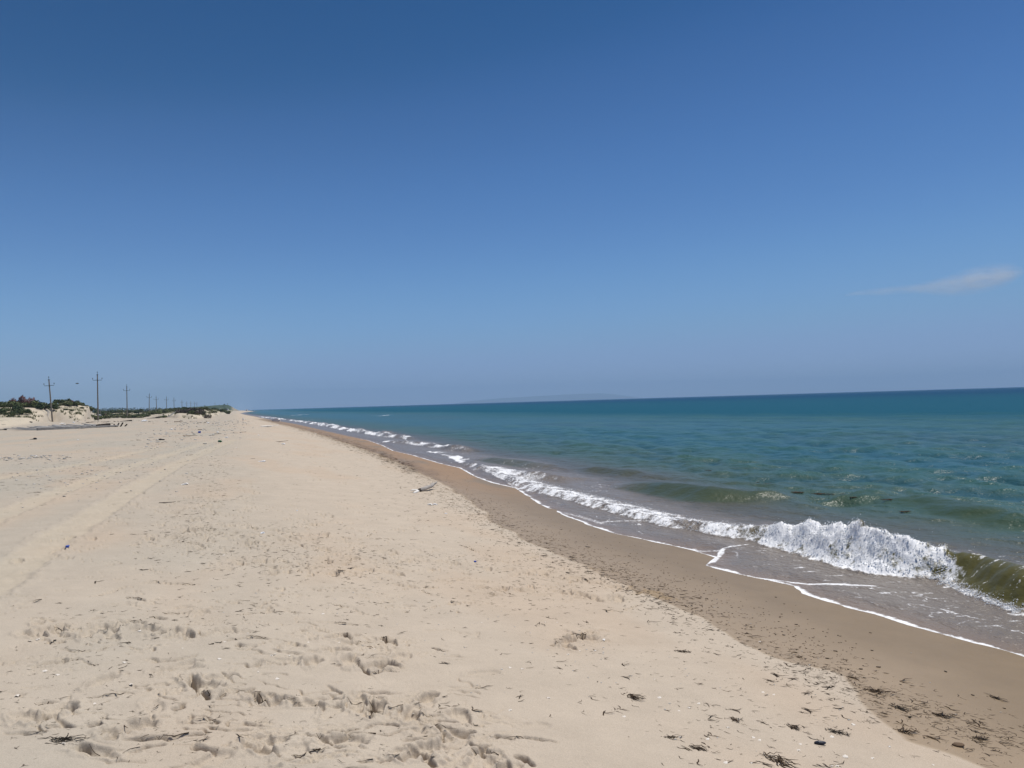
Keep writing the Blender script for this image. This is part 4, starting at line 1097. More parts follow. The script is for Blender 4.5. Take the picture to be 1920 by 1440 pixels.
# the broken driftwood log near the drift line
P = place(793, 922)[0]
root = empty('driftwood_log', P, R(74) - YAW); root.scale = (1.75, .95, .95)
mb = MB(); mb.tube([(-.12, 0, .05), (.05, 0, .055), (.2, .01, .06), (.34, .015, .065), (.40, .03, .085), (.46, .05, .10)], [.052, .055, .05, .047, .052, .035], 9)
mb.tube([(.38, .03, .07), (.47, -.02, .12), (.5, -.03, .15)], [.03, .022, .01], 6)
mb.obj('trunk', M['wood'], root, True)
mb = MB(); mb.tube([(-.36, -.03, .03), (-.25, -.02, .04), (-.16, -.01, .045)], [.028, .034, .03], 8); mb.tube([(-.16, 0, .06), (-.26, .06, .09), (-.33, .08, .09)], [.025, .02, .008], 6)
mb.obj('broken_end', M['foamboard'], root, True)
MB().blob((-.13, 0, .05), (.06, .065, .05), 2, .4).obj('rotten_knot', M['darkwood'], root, True)
tag(root, 'bleached driftwood log with a dark broken knot near the drift line', 'driftwood')
P0 = lambda: None
thing('driftwood_branch', branch(1.9, .035, -.06, 1, .12), M['oldwood'], 528, 829, 'thin crooked driftwood branch with a white scrap at its end', 'driftwood', R(-10) - YAW, w=34)
thing('driftwood_branch', branch(4.2, .09, .12, 2), M['oldwood'], 358, 817, 'bent brown driftwood branch on the open beach below the far poles', 'driftwood', R(-8) - YAW, w=27)
thing('driftwood_stick', branch(3.2, .07, .0, 3), M['darkwood'], 440, 812.5, 'straight dark driftwood pole lying left of the white polystyrene slab', 'driftwood', R(0) - YAW, w=15)
thing('driftwood_stick', branch(2.4, .05, .02, 4), M['oldwood'], 457, 810.5, 'thin brown stick lying between the dark pole and the polystyrene slab', 'driftwood', R(-12) - YAW, w=13)
thing('plank', MB().box((0, 0, .05), (3.1, .22, .09), jit=.02), M['wood'], 260, 815.5, 'pale weathered plank lying left on the open beach', 'plank', R(5) - YAW, w=13)
thing('plank', MB().box((0, 0, .06), (2.6, .3, .1), jit=.03), M['darkwood'], 283, 820, 'short dark plank lying right of the pale weathered plank', 'plank', R(0) - YAW, w=10)
mb = MB(); mb.tube([(-2.2, 0, .1), (-1, .05, .2), (.5, 0, .22), (1.6, -.05, .25), (2.2, 0, .3)], [.08, .14, .2, .22, .14], 8); mb.tube([(1, 0, .25), (1.5, .3, .5)], [.09, .03], 6); mb.tube([(-3.4, .0, .08), (-2.2, .02, .1)], [.05, .07], 6)
thing('driftwood_log', mb, M['darkwood'], 291, 784.5, 'dark rotten log lying at the dune foot below the fifth pole', 'driftwood', R(0) - YAW, w=26)
mb = MB(); mb.tube([(-1.4, 0, .08), (-.4, 0, .13), (.6, .05, .18), (1.0, .05, .24)], [.06, .1, .15, .1], 8)
thing('driftwood_log', mb, M['darkwood'], 240, 790, 'dark driftwood lump with a long tail left of the white bag', 'driftwood', -YAW, w=18)
mb = MB()
for i in range(5): mb.box((i * .22, 0, .55 + .05 * i), (.16, 3.0, .05), Euler((R(32), 0, R(-30 + 5 * i))).to_matrix())
thing('plank_pile', mb, M['greytimber'], 322, 781.5, 'grey planks leaning against the hummock beside the brush', 'planks', -YAW - R(25))
for i, (px, py, l, mat, lab) in enumerate([(380, 806, 1.6, 'darkwood', 'dark knotted driftwood piece above the bent branch'), (408, 814.5, 2.0, 'darkwood', 'dark driftwood lying right under a white scrap'), (430, 790, 1.2, 'darkwood', 'dark driftwood stub in the far litter line, right half'),
                                    (374, 793, 1.4, 'oldwood', 'small brown stick in the far litter line below the grey brush'), (335, 791.3, 2.6, 'oldwood', 'long thin brown stick in the litter line below the leaning planks'), (170, 792.5, 2.4, 'darkwood', 'dark tangled stick behind the grey timber platform'),
                                    (201, 791.5, 2.2, 'darkwood', 'dark arched stick right of the grey timber platform'), (356, 853.8, .6, 'oldwood', 'short brown stick beside the vehicle track'), (474, 859.5, .5, 'darkwood', 'short dark stick above the white plastic sheet'), (315, 945, .5, 'darkwood', 'bundle like dark stick lying beside the nearest vehicle track'),
                                    (710, 1013, .16, 'oldwood', 'small forked twig on bare sand below the driftwood log'), (832, 1331, .2, 'oldwood', 'slim brown twig right of the deep footprints'), (995, 1254, .14, 'oldwood', 'short curved twig alone on smooth sand')]):
    b = branch(l, l * .035 if l > .5 else l * .03, .12, 20 + i, 0.03 * l)
    if l > 1: b.tube([(0, 0, l * .03), (l * .15, l * .1, l * .12)], [l * .03, l * .01], 5)
    thing('driftwood_stick', b, M[mat], px, py, lab, 'driftwood', R(random.Random(i).uniform(-25, 25)) - YAW, w=[14, 15, 6, 9, 16, 15, 13, 12, 10, 30, 14, 16, 15][i])
# polystyrene, bags, bottles
mb = MB(); mb.blob((0, 0, .1), (.95, .45, .1), 2, .2); mb.box((1.1, .1, .16), (1.2, .25, .05), Euler((0, R(-8), R(10))).to_matrix(), .03)
thing('polystyrene_slab', mb, M['foamboard'], 500, 800.5, 'large curved white polystyrene slab on the sand near the sea', 'polystyrene', -YAW, w=34)
thing('polystyrene_block', MB().box((0, 0, .2), (1.0, .5, .36), jit=.07).box((.6, -.1, .12), (.3, .3, .25), jit=.03), M['foamboard'], 517, 790.5, 'white polystyrene block standing by the orange drift line', 'polystyrene', -YAW, w=16)
thing('plastic_sheet', MB().blob((0, 0, .02), (.36, .2, .035), 2, .5).blob((.16, 0, .04), (.12, .1, .05), 2, .5), M['white'], 491, 865.5, 'white crumpled plastic sheet on open sand in the middle distance', 'plastic', -YAW, w=17)
thing('plastic_scrap', MB().blob((0, 0, .06), (.2, .12, .07), 2, .5), M['white'], 531, 833, 'white scrap at the end of the crooked branch', 'plastic', -YAW, w=8)
BAG = [(118, 801, 1.0, 'big white bag lying on the grey timber platform'), (271, 790, 1.1, 'white bag lying in the litter line below the fourth pole'), (260, 783.5, .6, 'small white bag at the dune foot below the fourth pole'), (211, 780.5, .9, 'white sheet heaped at the dune foot left of the third pole'),
       (138, 792.6, .5, 'little white scrap behind the grey timber platform'), (390, 794, .6, 'white bag in the far litter line below the dead bush'), (381, 807, .5, 'white scrap right of the knotted driftwood'), (408, 811, .8, 'white board resting behind dark driftwood'), (425, 820.5, .7, 'white scrap beside the vehicle tracks, far end'),
       (456, 788.5, .45, 'white upright bottle shape far up the beach near the sea'), (443, 839, .22, 'white bottle on sand left of the crooked branch'), (485, 816, .4, 'white scrap left above the crooked branch'), (592, 813.5, .3, 'white scrap beside the orange drift line'), (283, 828, .35, 'pale scrap beside the short dark plank'),
       (146, 825, .4, 'flat white scrap alone on the sand below the platform'), (68, 855.5, .5, 'glassy white bag in the litter band at the left edge'), (33, 857, .25, 'small white scrap left in the litter band'), (45, 858, .25, 'pale scrap in the middle of the litter band'), (348, 909, .12, 'small grey white scrap right of the vehicle track'),
       (493, 1002, .06, 'tiny white scrap on trampled sand'), (557, 958, .04, 'tiny white chip on smooth sand left of the driftwood'), (806, 947, .10, 'white bottle scrap below the driftwood log'), (815, 946.5, .08, 'thin white strip beside the bottle scrap below the driftwood'), (836, 964.5, .05, 'white shell chip right below the driftwood'),
       (1132, 1201, .035, 'bright white chip right of the small dug pit'), (322, 806, .7, 'white rag in the litter patch left of the bent branch'), (312, 811, .4, 'white cup at the left end of the litter patch')]
for i, (px, py, s, lab) in enumerate(BAG):
    random.seed(400 + i)
    if py < 800: s *= 1.0
    mb = MB(); mb.blob((0, 0, s * .16), (s * .5, s * .35, s * .2), 2, .45); mb.blob((-s * .4, 0, s * .08), (s * .35, s * .25, s * .1), 2, .5)
    if i == 9: mb = MB().lathe([(.12, 0), (.14, .05), (.14, .45), (.06, .6), (.05, .7)], 10)
    if i == 0: random.seed(400)
    thing('plastic_scrap' if s < .5 else 'plastic_bag', mb, M['white'] if i % 3 else M['foamboard'], px, py, lab, 'plastic', i * .7, w=(2.2 if i == 9 else s * 11) if py < 870 else None, dz=.32 if i == 0 else 0)
thing('plastic_bottle', MB().lathe([(.05, 0), (.06, .03), (.06, .3), (.02, .4), (.02, .46)], 10, (0, 0, .06), Euler((R(90), 0, 0)).to_matrix()), M['greenp'], 410, 829.5, 'dark green bottle lying beside the vehicle track', 'bottle', .4, smooth=True, w=4)
thing('plastic_canister', MB().box((0, 0, .18), (.5, .3, .34), jit=.03).lathe([(.06, 0), (.06, .1)], 8, (.15, 0, .34)), M['blue'], 374, 812, 'blue canister on the beach above the bent branch', 'canister', .2, w=5)
thing('bottle_cap', MB().lathe([(.015, 0), (.016, .012), (.013, .016)], 12), M['blue'], 891, 1056, 'tiny blue cap in the trampled strip', 'cap')
thing('bottle_cap', MB().lathe([(.022, 0), (.024, .018), (.02, .026)], 12), M['blue'], 127, 1029, 'blue cap lying on the edge of the nearest track', 'cap')
mb = MB(); mb.blob((0, 0, .18), (.4, .3, .22), 2, .4); mb.tube([(-1.2, 0, .06), (-.3, 0, .1)], [.03, .09], 6)
thing('black_rubbish', mb, M['rubber'], 66, 825, 'black rubbish lump lying alone on the left sand', 'rubbish', -YAW, w=14)
mb = MB(); mb.blob((.5, 0, .22), (.4, .3, .26), 2, .4); mb.tube([(-2.2, 0, .12), (-.8, 0, .1), (.3, 0, .15)], [.09, .07, .12], 7); mb.tube([(-1.6, .2, .3), (.2, .05, .25)], [.05, .06], 6)
thing('black_rubbish', mb, M['rubber'], 8, 806.5, 'dark red brown rubbish heap with a pole at the left edge', 'rubbish', -YAW, w=18)
thing('black_rubbish', MB().blob((0, 0, .15), (.5, .3, .2), 2, .4), M['rubber'], 58, 793, 'dark lump at the dune foot left of the leaning pole', 'rubbish', -YAW, w=7)
mb = MB(); mb.blob((0, 0, .14), (.3, .2, .18), 2, .4); mb.blob((.5, .0, .1), (.4, .2, .12), 2, .5)
thing('black_rubbish', mb, M['rubber'], 300, 825.5, 'dark rubbish pile beside a grey scrap right of the planks', 'rubbish', -YAW, w=13)
thing('cloth', MB().blob((0, 0, .35), (.75, .5, .35), 2, .5), M['red'], 195, 779.5, 'dark red cloth heap at the foot of the thin post', 'cloth', 0, w=9)
thing('plastic_sack', MB().blob((0, 0, .3), (.8, .5, .4), 2, .35).blob((.7, -.2, .2), (.4, .4, .3), 2, .4), M['greyp'], 184.5, 779.5, 'grey sack heap left of the thin post', 'sack', 0, w=10)
P = place(188.5, 780)[0]
o = MB().tube([(0, 0, -.4), (0, 0, 2.0)], [.085, .07], 8).obj('post', M['concrete']); o.location = P; tag(o, 'short thin concrete post below the tallest pole', 'post')
P = place(90, 779)[0]
o = MB().tube([(0, 0, -.4), (0, 0, 1.0)], [.11, .09], 8).obj('post', M['foamboard']); o.location = P; tag(o, 'stubby pale post in the grass left of the leaning pole', 'post')
mb = MB().tube([(-1.6, 0, .08), (1.6, .0, .3)], [.1, .07], 7)
thing('driftwood_stick', mb, M['wood'], 4, 797, 'pale pole lying on sand at the far left edge', 'driftwood', -YAW, w=14)
# low grey timber platform washed up below the poles
A = place(20, 808)[0]; Bp = place(224, 799)[0]
P = place(118, 804)[0]
dirn = math.atan2(Bp[1] - A[1], Bp[0] - A[0]); L_ = float(np.hypot(*(Bp - A)[:2]))
root = empty('timber_platform', P, dirn)
mb = MB(); rs2 = random.Random(9); x = -L_ * .36
while x < L_ * .38:
    w = rs2.uniform(.22, .34); mb.box((x + w / 2, rs2.uniform(-.2, .2), .16 + rs2.uniform(-.05, .05)), (w - .03, rs2.uniform(3.0, 4.4), .05), Euler((R(5 + rs2.uniform(-1.5, 1.5)), R(rs2.uniform(-4, 4)), R(rs2.uniform(-4, 4)))).to_matrix()); x += w
mb.obj('deck', M['greytimber'], root)
MB().box((-L_ * .2, -2.3, .12), (L_ * .34, .22, .22), jit=.04).obj('beam', M['greytimber'], root)
MB().box((L_ * .16, -2.35, .1), (L_ * .4, .16, .16), jit=.04).obj('beam', M['greytimber'], root)
for i in range(9):
    xx = L_ * (.12 + .042 * i); MB().tube([(xx, -2.3 + rs2.uniform(-.3, .6), -.2), (xx + rs2.uniform(-.1, .1), -2.2, rs2.uniform(.2, .42))], [.08, .06], 6).obj('stake', M['darkwood'], root)
MB().box((L_ * .25, -1.9, .25), (1.3, .3, .2), jit=.05).obj('fallen_board', M['darkwood'], root)
tag(root, 'long low weathered grey timber platform with broken stakes on the left sand', 'platform')
# litter band at the far left and others: pebbly driftweed nobody could count
# ------------------------------------------------------------------ seaweed strands, shells
def strand_mesh(seed, n):
    rs = random.Random(seed); mb = MB()
    for i in range(n):
        l = rs.uniform(.5, 1.0); a = rs.gauss(0, .35); x, y = rs.gauss(0, .12) - l / 2, rs.gauss(0, .09); pts = []; m = 7
        for k in range(m):
            pts.append((x, y, .022 + .05 * abs(math.sin(k * .9 + i * 2)) * rs.uniform(0, 1))); a += rs.gauss(0, .3); x += math.cos(a) * l / m; y += math.sin(a) * l / m
        r_ = rs.uniform(.016, .03)
        mb.tube(pts, [r_ * q for q in (.4, .8, 1, 1, .9, .6, .25)], 4, .6)
    return mb.mesh('seaweed_strand', M['weed'], True)
STR = [strand_mesh(500 + k, 1) for k in range(8)] + [strand_mesh(520 + k, 3) for k in range(5)]
KNOT = [weed_clump(22, 1.0, .10, .022, 600 + k, .9).mesh('seaweed_clump', M['weed'], True) for k in range(4)]
flake = []
for k in range(4):
    random.seed(700 + k); flake.append(MB().blob((0, 0, .12), (.5, .25, .14), 1, .5).mesh('seaweed_flake', M['weed_black'], True))
random.seed(11)
CL = [(1575, 1377, .13, 'black seaweed tuft on pale sand left of the sharp damp edge', 'weed_black'), (1260, 1382, .10, 'brown curled seaweed tuft alone on smooth sand', 'weed'), (1315, 1408, .12, 'flat dark seaweed tuft right of the lone brown one', 'weed'), (1465, 1433, .2, 'large grass like weed bundle at the bottom edge', 'weed'),
      (1283, 1224, .12, 'brown seaweed tuft with a long stem right of the small dug pit', 'weed'), (125, 1391, .16, 'dark bristly seaweed bundle in the bottom left corner', 'weed_black'), (1490, 1365, .12, 'sprawling brown weed left of the black tuft', 'weed'), (1690, 1329, .13, 'black weed knot on damp sand right of the sharp edge', 'weed_black'),
      (1700, 1372, .16, 'long dark weed streak on damp sand near the lower right corner', 'weed'), (1645, 1297, .2, 'tangled brown weed bundle on the drift line at lower right', 'weed'), (1380, 1352, .1, 'loose brown weed tangle left of the mussel shell', 'weed'), (1190, 1310, .16, 'faint thin weed tangle half buried in sand', 'weed'),
      (658, 1068, .13, 'dark weed clump at the right edge of the trampled sand', 'weed_black'), (640, 1077, .10, 'small dark weed clump just left below another in the trampled sand', 'weed_black'), (1065, 1077, .10, 'dark weed clump right of the trampled strip', 'weed_black'), (1031, 1065, .09, 'dark weed clump in the trampled strip, upper one', 'weed_black'), (973, 1018, .09, 'lone dark weed lump above the trampled strip', 'weed_black'), (1102, 1026, .1, 'dark weed lump near the damp sand band', 'weed_black'),
      (620, 970, .12, 'dark weed on a small mound left of the driftwood', 'weed'), (1838, 1385, .12, 'dark weed strip near the right edge of the bottom corner', 'weed'), (1770, 1342, .14, 'weed bundle on damp sand at the right, below the shiny pebbles', 'weed'), (1870, 1310, .12, 'thin weed strands on damp sand at the right edge', 'weed'), (345, 1018, .13, 'dark weed lump at the left part of the trampled sand', 'weed_black'), (402, 1003, .14, 'dark weed lump at the upper part of the trampled sand', 'weed_black')]
for i, (px, py, s, lab, mt) in enumerate(CL):
    P = place(px, py)[0]
    me = KNOT[i % 4].copy() if mt == 'weed_black' else KNOT[i % 4]
    if mt == 'weed_black': me.materials[0] = M['weed_black']
    o = link('seaweed_clump', me); o.location = P; o.scale = (s * .9, s * .8, s * .7); o.rotation_euler = (0, 0, R(-50 + 40 * math.sin(i * 1.7))); tag(o, lab, 'seaweed')
# strands one can tell apart as single pieces
rs = np.random.RandomState(77)
def strew(n, pts, sy, lab, group, smin, smax, meshes, ang=-50, ja=30, name='seaweed_strand', cat='seaweed'):
    a = np.array(pts, float); t = rs.rand(n) * (len(a) - 1); i = t.astype(int); f = t - i
    px = a[i, 0] * (1 - f) + a[i + 1, 0] * f; py = a[i, 1] * (1 - f) + a[i + 1, 1] * f + rs.randn(n) * sy
    px = np.clip(px + rs.randn(n) * sy * 1.2, 5, 1915); py = np.minimum(py, 1436)
    P = place(px, py)
    for p in P:
        if p[0] > edge(p[1]) - .25: continue
        s = rs.uniform(smin, smax)
        o = link(name, meshes[rs.randint(len(meshes))]); o.location = p; o.scale = (s, s, s * .8)
        o.rotation_euler = (0, 0, R(ang + rs.randn() * ja)); tag(o, lab, cat, group)
strew(70, [(1300, 1170), (1450, 1240), (1580, 1290), (1700, 1340), (1860, 1400)], 28, 'thin dark seaweed strand along the drift line at lower right', 'seaweed strands on the lower right drift line', .07, .18, STR)
strew(70, [(1000, 1200), (1200, 1290), (1400, 1380), (1550, 1420)], 55, 'thin dry seaweed strand scattered on the pale sand at lower right', 'seaweed strands on the pale sand', .06, .15, STR)
strew(70, [(900, 990), (1050, 1050), (1150, 1090), (1280, 1150)], 20, 'short brown seaweed strand along the middle stretch of the drift line', 'seaweed strands on the middle drift line', .09, .2, STR)
strew(40, [(200, 1330), (500, 1360), (800, 1320), (950, 1250)], 50, 'dry root like strand lying among the near footprints', 'strands among the near footprints', .05, .14, STR, -20, 45)
strew(26, [(1300, 1130), (1500, 1200), (1700, 1290), (1880, 1330)], 26, 'dark damp weed flake on the smooth wet sand', 'weed flakes on the wet sand', .018, .04, flake, -40, 30, 'seaweed_flake')
strew(16, [(150, 1000), (400, 1080), (700, 1150), (1000, 1250)], 60, 'dry weed strand lying on the left trampled sand', 'strands on the left trampled sand', .08, .2, STR, -20, 45)
# the rest of the drift: one mass
def merge_instances(items):
    Vs, Fs, b = [], [], 0
    cache = {}
    for me, loc, sc, rz in items:
        if me.name not in cache:
            v = np.empty(len(me.vertices) * 3, np.float32); me.vertices.foreach_get('co', v); v = v.reshape(-1, 3)
            f = [list(p.vertices) for p in me.polygons]
            tri = np.array([q for p in f for q in ([p[0], p[i], p[i + 1]] for i in range(1, len(p) - 1))]); cache[me.name] = (v, tri)
        v, tri = cache[me.name]; c, s2_ = math.cos(rz), math.sin(rz)
        w = v * np.array(sc); Vs.append(np.stack([w[:, 0] * c - w[:, 1] * s2_, w[:, 0] * s2_ + w[:, 1] * c, w[:, 2]], -1) + loc); Fs.append(tri + b); b += len(v)
    return np.concatenate(Vs), np.concatenate(Fs)
items = []
def drift(n, pts, sy, smin, smax, meshes, ang=-50, ja=35):
    a = np.array(pts, float); t = rs.rand(n) * (len(a) - 1); i = t.astype(int); f = t - i
    px = a[i, 0] * (1 - f) + a[i + 1, 0] * f + rs.randn(n) * sy * 1.2; py = a[i, 1] * (1 - f) + a[i + 1, 1] * f + rs.randn(n) * sy
    py = np.minimum(py, 1498)
    ok = (py > 786) & (py < 1500); P = place(px[ok], py[ok])
    for p in P:
        if p[0] > edge(p[1]) - .3: continue
        s = rs.uniform(smin, smax); items.append((meshes[rs.randint(len(meshes))], p, (s, s, s * .7), R(ang + rs.randn() * ja)))
drift(1300, [(780, 905), (900, 965), (1000, 1015), (1150, 1075), (1300, 1150)], 15, .05, .13, STR)
drift(500, [(860, 935), (1000, 1010), (1150, 1065), (1330, 1150)], 26, .015, .03, flake)
drift(900, [(1250, 1130), (1450, 1225), (1600, 1290), (1900, 1400)], 26, .03, .09, STR)
drift(420, [(1450, 1225), (1600, 1285), (1750, 1340), (1910, 1400)], 18, .03, .09, STR)
drift(450, [(960, 960), (1200, 1060), (1400, 1150), (1600, 1240)], 22, .012, .026, flake)
drift(800, [(760, 880), (860, 930), (960, 985)], 12, .05, .12, STR)
drift(400, [(1000, 1150), (1300, 1300), (1600, 1420)], 60, .025, .07, STR)
drift(500, [(500, 900), (800, 1000), (1000, 1100)], 60, .04, .1, STR, -22, 25)
drift(1100, [(260, 1000), (480, 1025), (700, 1050)], 32, .03, .11, STR, -20, 22)  # dark strands here also stand in for shadow flecks in trampled sand
drift(420, [(700, 1042), (900, 1052), (1180, 1085)], 12, .03, .08, STR, -20, 30)
drift(700, [(100, 1190), (500, 1150), (900, 1110), (1150, 1090)], 30, .025, .09, STR, -20, 25)
drift(700, [(30, 1300), (400, 1380), (900, 1400)], 60, .012, .06, STR, -20, 30)
drift(400, [(560, 830), (700, 880), (820, 960)], 22, .05, .16, STR)
drift(1500, [(545, 799), (620, 820), (700, 848), (780, 884)], 5, .08, .28, STR, -20, 40)
drift(420, [(410, 838), (400, 900), (372, 1000)], 22, .05, .13, STR, -20, 25)
# fine roots and hair weed along the crust edges, also laid as crack shade
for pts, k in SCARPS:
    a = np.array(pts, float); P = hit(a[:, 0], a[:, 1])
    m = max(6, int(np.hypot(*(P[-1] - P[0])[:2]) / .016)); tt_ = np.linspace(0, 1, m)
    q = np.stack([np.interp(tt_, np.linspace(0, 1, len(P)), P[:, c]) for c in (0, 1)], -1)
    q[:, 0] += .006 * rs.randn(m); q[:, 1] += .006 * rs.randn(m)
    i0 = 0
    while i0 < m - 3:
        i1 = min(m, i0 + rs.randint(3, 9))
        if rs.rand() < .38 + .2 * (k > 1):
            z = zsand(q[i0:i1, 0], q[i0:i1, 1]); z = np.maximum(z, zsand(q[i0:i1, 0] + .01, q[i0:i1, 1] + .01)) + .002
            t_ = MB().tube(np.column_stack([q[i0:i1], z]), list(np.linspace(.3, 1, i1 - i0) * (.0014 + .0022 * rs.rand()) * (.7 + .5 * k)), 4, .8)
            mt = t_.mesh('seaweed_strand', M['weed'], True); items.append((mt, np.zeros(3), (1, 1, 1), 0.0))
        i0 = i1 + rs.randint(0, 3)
drift(90, [(0, 861), (60, 858), (130, 857)], 3, .05, .16, STR, -15, 40)
drift(110, [(240, 825), (320, 826), (360, 812), (440, 795)], 6, .10, .32, STR, -15, 30)
drift(130, [(140, 793), (240, 791), (340, 791), (450, 793)], 2.0, .2, .6, STR + flake, -20, 30)
drift(600, [(0, 900), (200, 870), (400, 830)], 25, .05, .16, STR, -20, 25)
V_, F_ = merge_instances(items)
tag(link('seaweed_litter', fast_mesh('seaweed_litter', V_, F_, M['weed'])), 'countless small scraps of dry brown seaweed strewn along the drift line, with strands standing in for shade in the trampled sand', 'seaweed', kind='stuff')
# pale scraps of plastic and shell in the litter bands
rs = np.random.RandomState(91); keep_items = items; items = []
random.seed(17); scrap = [MB().blob((0, 0, .12), (.5, .35, .18), 1, .6).mesh('scrap', M['shell'], True) for _ in range(5)]
drift(60, [(0, 860), (60, 857), (130, 858)], 2.5, .05, .17, scrap, 0, 90)
drift(120, [(270, 826), (330, 806), (400, 815), (470, 800)], 8, .06, .24, scrap, 0, 90)
drift(120, [(330, 793), (400, 794), (470, 790)], 4, .1, .36, scrap, 0, 90)
drift(160, [(0, 900), (200, 880), (420, 830)], 26, .03, .10, scrap, 0, 90)
drift(200, [(200, 1000), (700, 1100), (1200, 1200), (1700, 1330)], 90, .008, .022, scrap, 0, 90)
V_, F_ = merge_instances(items)
tag(link('beach_litter', fast_mesh('beach_litter', V_, F_, simple('dull_scrap', (.52, .5, .46), .8, .35, 30))), 'countless tiny pale scraps of shell and plastic scattered over the dry sand', 'litter', kind='stuff')
# shells
def shell_mesh(seed):
    rs_ = random.Random(seed); mb = MB(); prof = []
    n = 10
    V_ = [(0, -.5, .05)]; F_ = []
    for k in range(n + 1):
        a = R(20 + 140 * k / n); V_.append((math.cos(a) * .6, -.5 + math.sin(a) * 1.0, .03 + .02 * (k % 2)))
    for k in range(n + 1):
        a = R(20 + 140 * k / n); V_.append((math.cos(a) * .3, -.5 + math.sin(a) * .55, .28))
    for k in range(n):
        F_ += [(0, 1 + n + 1 + k, 2 + n + 1 + k), (1 + k, 2 + k, 3 + n + k, 2 + n + k)]
    return mb.add(V_, F_).mesh('shell', M['shell'], True)
SH = [shell_mesh(1)]
strew(34, [(950, 1230), (1200, 1300), (1400, 1370), (1650, 1420)], 60, 'tiny pale cockle shell on the smooth sand at lower right', 'small shells on the lower right sand', .014, .026, SH, 0, 90, 'shell', 'shell')
strew(26, [(60, 1250), (400, 1200), (700, 1300)], 70, 'tiny pale cockle shell on the trampled sand at lower left', 'small shells on the lower left sand', .014, .03, SH, 0, 90, 'shell', 'shell')
for px, py, s, lab in [(32, 1302, .035, 'bright white shell at the lower left edge'), (1585, 1421, .03, 'white shell at the bottom right of the mussel shell'), (1560, 1384, .025, 'pale shell just left below the black weed tuft'), (1600, 1361, .025, 'white shell right above the black weed tuft'), (1327, 1387, .024, 'white shell between the flat tuft and the brown tangle'), (119, 1399, .02, 'white chip under the bristly weed bundle')]:
    P = place(px, py)[0]; o = link('shell', SH[0]); o.location = P; o.scale = (s, s, s); o.rotation_euler = (0, 0, px); tag(o, lab, 'shell')
random.seed(5)
o = thing('mussel_shell', MB().blob((0, 0, .010), (.034, .014, .012), 2, .12), M['mussel'], 1538, 1397, 'single dark grey mussel shell on smooth sand below the weed tufts', 'shell', R(-28), smooth=True)
thing('pebble', MB().blob((0, 0, .008), (.035, .025, .010), 2, .1), M['oldwood'], 1797, 1398, 'flat brown pebble on damp sand in the bottom right corner', 'pebble', R(-20), smooth=True)

# ------------------------------------------------------------------ bird and cloud
P = at_depth([144.5], [719.3], [120])[0]
root = empty('bird', P, R(30))
random.seed(3)
MB().blob((0, 0, 0), (.2, .06, .055), 2, .05).tube([(.18, 0, .02), (.25, 0, .03), (.3, 0, .02)], [.035, .03, .006], 6).tube([(-.18, 0, 0), (-.3, 0, .01)], [.04, .02], 6, .3).obj('body', M['bird'], root, True)
for s in (-1, 1):
    MB().add([(.08, s * .04, .03), (-.08, s * .04, .03), (.1, s * .25, .1), (-.06, s * .25, .09), (.02, s * .55, .03), (-.04, s * .55, .025), (.02, s * .04, .05), (.03, s * .25, .12)],
             [(0, 6, 7, 2), (6, 1, 3, 7), (2, 7, 4), (7, 3, 5, 4), (0, 2, 3, 1), (2, 4, 5, 3)]).obj('wing', M['bird'], root)
tag(root, 'small dark bird flying between the two nearest poles', 'bird')

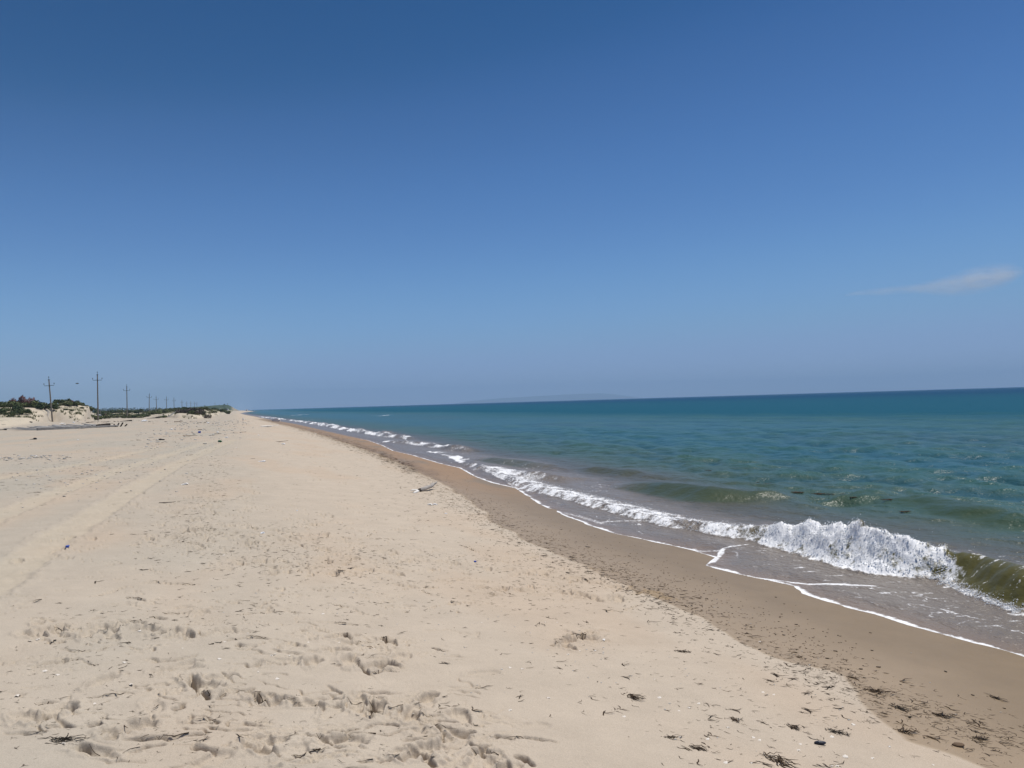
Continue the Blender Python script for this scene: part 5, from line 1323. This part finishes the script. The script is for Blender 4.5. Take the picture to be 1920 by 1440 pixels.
def cloud():
    D = 9000.
    cl = np.array([(1585, 553), (1625, 548), (1660, 546), (1700, 542), (1740, 539), (1780, 535), (1820, 528), (1855, 521), (1885, 516), (1915, 511)], float)
    hw = np.array([4, 8, 10, 12, 16, 24, 31, 31, 24, 6.])
    mid = at_depth(cl[:, 0], cl[:, 1], np.full(len(cl), D)); rad = hw / FPX * D
    c0 = mid.mean(0); ax = mid[-1] - mid[0]; ax[2] = 0; ln = np.linalg.norm(ax); ax /= ln
    ay = np.array([-ax[1], ax[0], 0.])
    q = mid - c0; lx, ly, lz = q @ ax, q @ ay, q[:, 2]
    n = 24; Vc = [(lx[i], ly[i] + math.cos(2 * math.pi * k / n) * rad[i] * 2.2, lz[i] + math.sin(2 * math.pi * k / n) * rad[i]) for i in range(len(mid)) for k in range(n)]
    Fc = [(i * n + k, i * n + (k + 1) % n, (i + 1) * n + (k + 1) % n, (i + 1) * n + k) for i in range(len(mid) - 1) for k in range(n)]
    Fc += [tuple(range(n))[::-1], tuple(range((len(mid) - 1) * n, len(mid) * n))]
    me = bpy.data.meshes.new('cloud'); me.from_pydata(Vc, [], Fc)
    bm = bmesh.new(); bm.from_mesh(me); bmesh.ops.recalc_face_normals(bm, faces=bm.faces); bm.to_mesh(me); bm.free()
    m = bpy.data.materials.new('cloud_vapour'); m.use_nodes = True; nt = m.node_tree; L = nt.links.new
    nt.nodes.remove(nt.nodes['Principled BSDF'])
    pv = N(nt, 'ShaderNodeVolumePrincipled'); pv.inputs['Color'].default_value = (.95, .98, 1, 1); pv.inputs['Anisotropy'].default_value = .0
    g = N(nt, 'ShaderNodeTexCoord'); sx = N(nt, 'ShaderNodeSeparateXYZ'); L(g.outputs['Object'], sx.inputs[0])
    def math_(op, a, b):
        k = N(nt, 'ShaderNodeMath', operation=op)
        for i, x in enumerate((a, b)):
            if x is None: continue
            if hasattr(x, 'links'): L(x, k.inputs[i])
            else: k.inputs[i].default_value = x
        return k.outputs[0]
    xr = N(nt, 'ShaderNodeMapRange'); L(sx.outputs['X'], xr.inputs[0]); xr.inputs[1].default_value = lx[0]; xr.inputs[2].default_value = lx[-1]
    def curve(vals, lo, hi):
        fc = N(nt, 'ShaderNodeFloatCurve'); c = fc.mapping.curves[0]
        xs = (lx - lx[0]) / (lx[-1] - lx[0]); ys = (vals - lo) / (hi - lo)
        c.points[0].location = (xs[0], ys[0]); c.points[1].location = (xs[-1], ys[-1])
        for a, b in zip(xs[1:-1], ys[1:-1]): c.points.new(a, b)
        fc.mapping.update(); L(xr.outputs[0], fc.inputs['Value'])
        return math_('ADD', math_('MULTIPLY', fc.outputs[0], hi - lo), lo)
    zm = curve(lz, lz.min() - 1, lz.max() + 1); ym = curve(ly, ly.min() - 1, ly.max() + 1); rr_ = curve(rad, 0.0, rad.max() + 1)
    dz = math_('SUBTRACT', sx.outputs['Z'], zm); dy = math_('DIVIDE', math_('SUBTRACT', sx.outputs['Y'], ym), 2.2)
    ds = math_('DIVIDE', math_('SQRT', math_('ADD', math_('MULTIPLY', dz, dz), math_('MULTIPLY', dy, dy)), None), rr_)
    fo = N(nt, 'ShaderNodeMapRange'); fo.interpolation_type = 'SMOOTHSTEP'; L(ds, fo.inputs[0])
    fo.inputs[1].default_value = .0; fo.inputs[2].default_value = 1.0; fo.inputs[3].default_value = 1; fo.inputs[4].default_value = 0
    mp = N(nt, 'ShaderNodeMapping'); L(g.outputs['Object'], mp.inputs['Vector']); mp.inputs['Scale'].default_value = (.004, .008, .014); mp.inputs['Rotation'].default_value = (0, R(9), 0)
    nz_ = N(nt, 'ShaderNodeTexNoise', Scale=1.0, Detail=5.0, Roughness=.6); L(mp.outputs[0], nz_.inputs['Vector'])
    r = N(nt, 'ShaderNodeMapRange'); L(nz_.outputs['Fac'], r.inputs[0]); r.inputs[1].default_value = .36; r.inputs[2].default_value = .66; r.inputs[3].default_value = .04; r.inputs[4].default_value = 1
    L(math_('MULTIPLY', math_('MULTIPLY', fo.outputs[0], r.outputs[0]), .0046), pv.inputs['Density']); L(pv.outputs[0], nt.nodes['Material Output'].inputs['Volume'])
    me.materials.append(m)
    o = link('cloud', me); o.location = c0; o.rotation_euler = (0, 0, math.atan2(ax[1], ax[0]))
    tag(o, 'single thin white wisp of cloud in the clear blue sky over the sea', 'cloud')
cloud()

# ------------------------------------------------------------------ haze over land and sea
hm = bpy.data.materials.new('haze'); hm.use_nodes = True; nt = hm.node_tree
nt.nodes.remove(nt.nodes['Principled BSDF'])
pv = N(nt, 'ShaderNodeVolumePrincipled'); pv.inputs['Color'].default_value = (.46, .66, .88, 1); pv.inputs['Density'].default_value = 1.25e-4; pv.inputs['Anisotropy'].default_value = 0.0
nt.links.new(pv.outputs[0], nt.nodes['Material Output'].inputs['Volume'])
hz = MB().box((0, 0, 195), (36600, 36600, 404)).obj('haze', hm)
tag(hz, kind='stuff')
hz['label'] = 'pale haze over the far shore and sea'
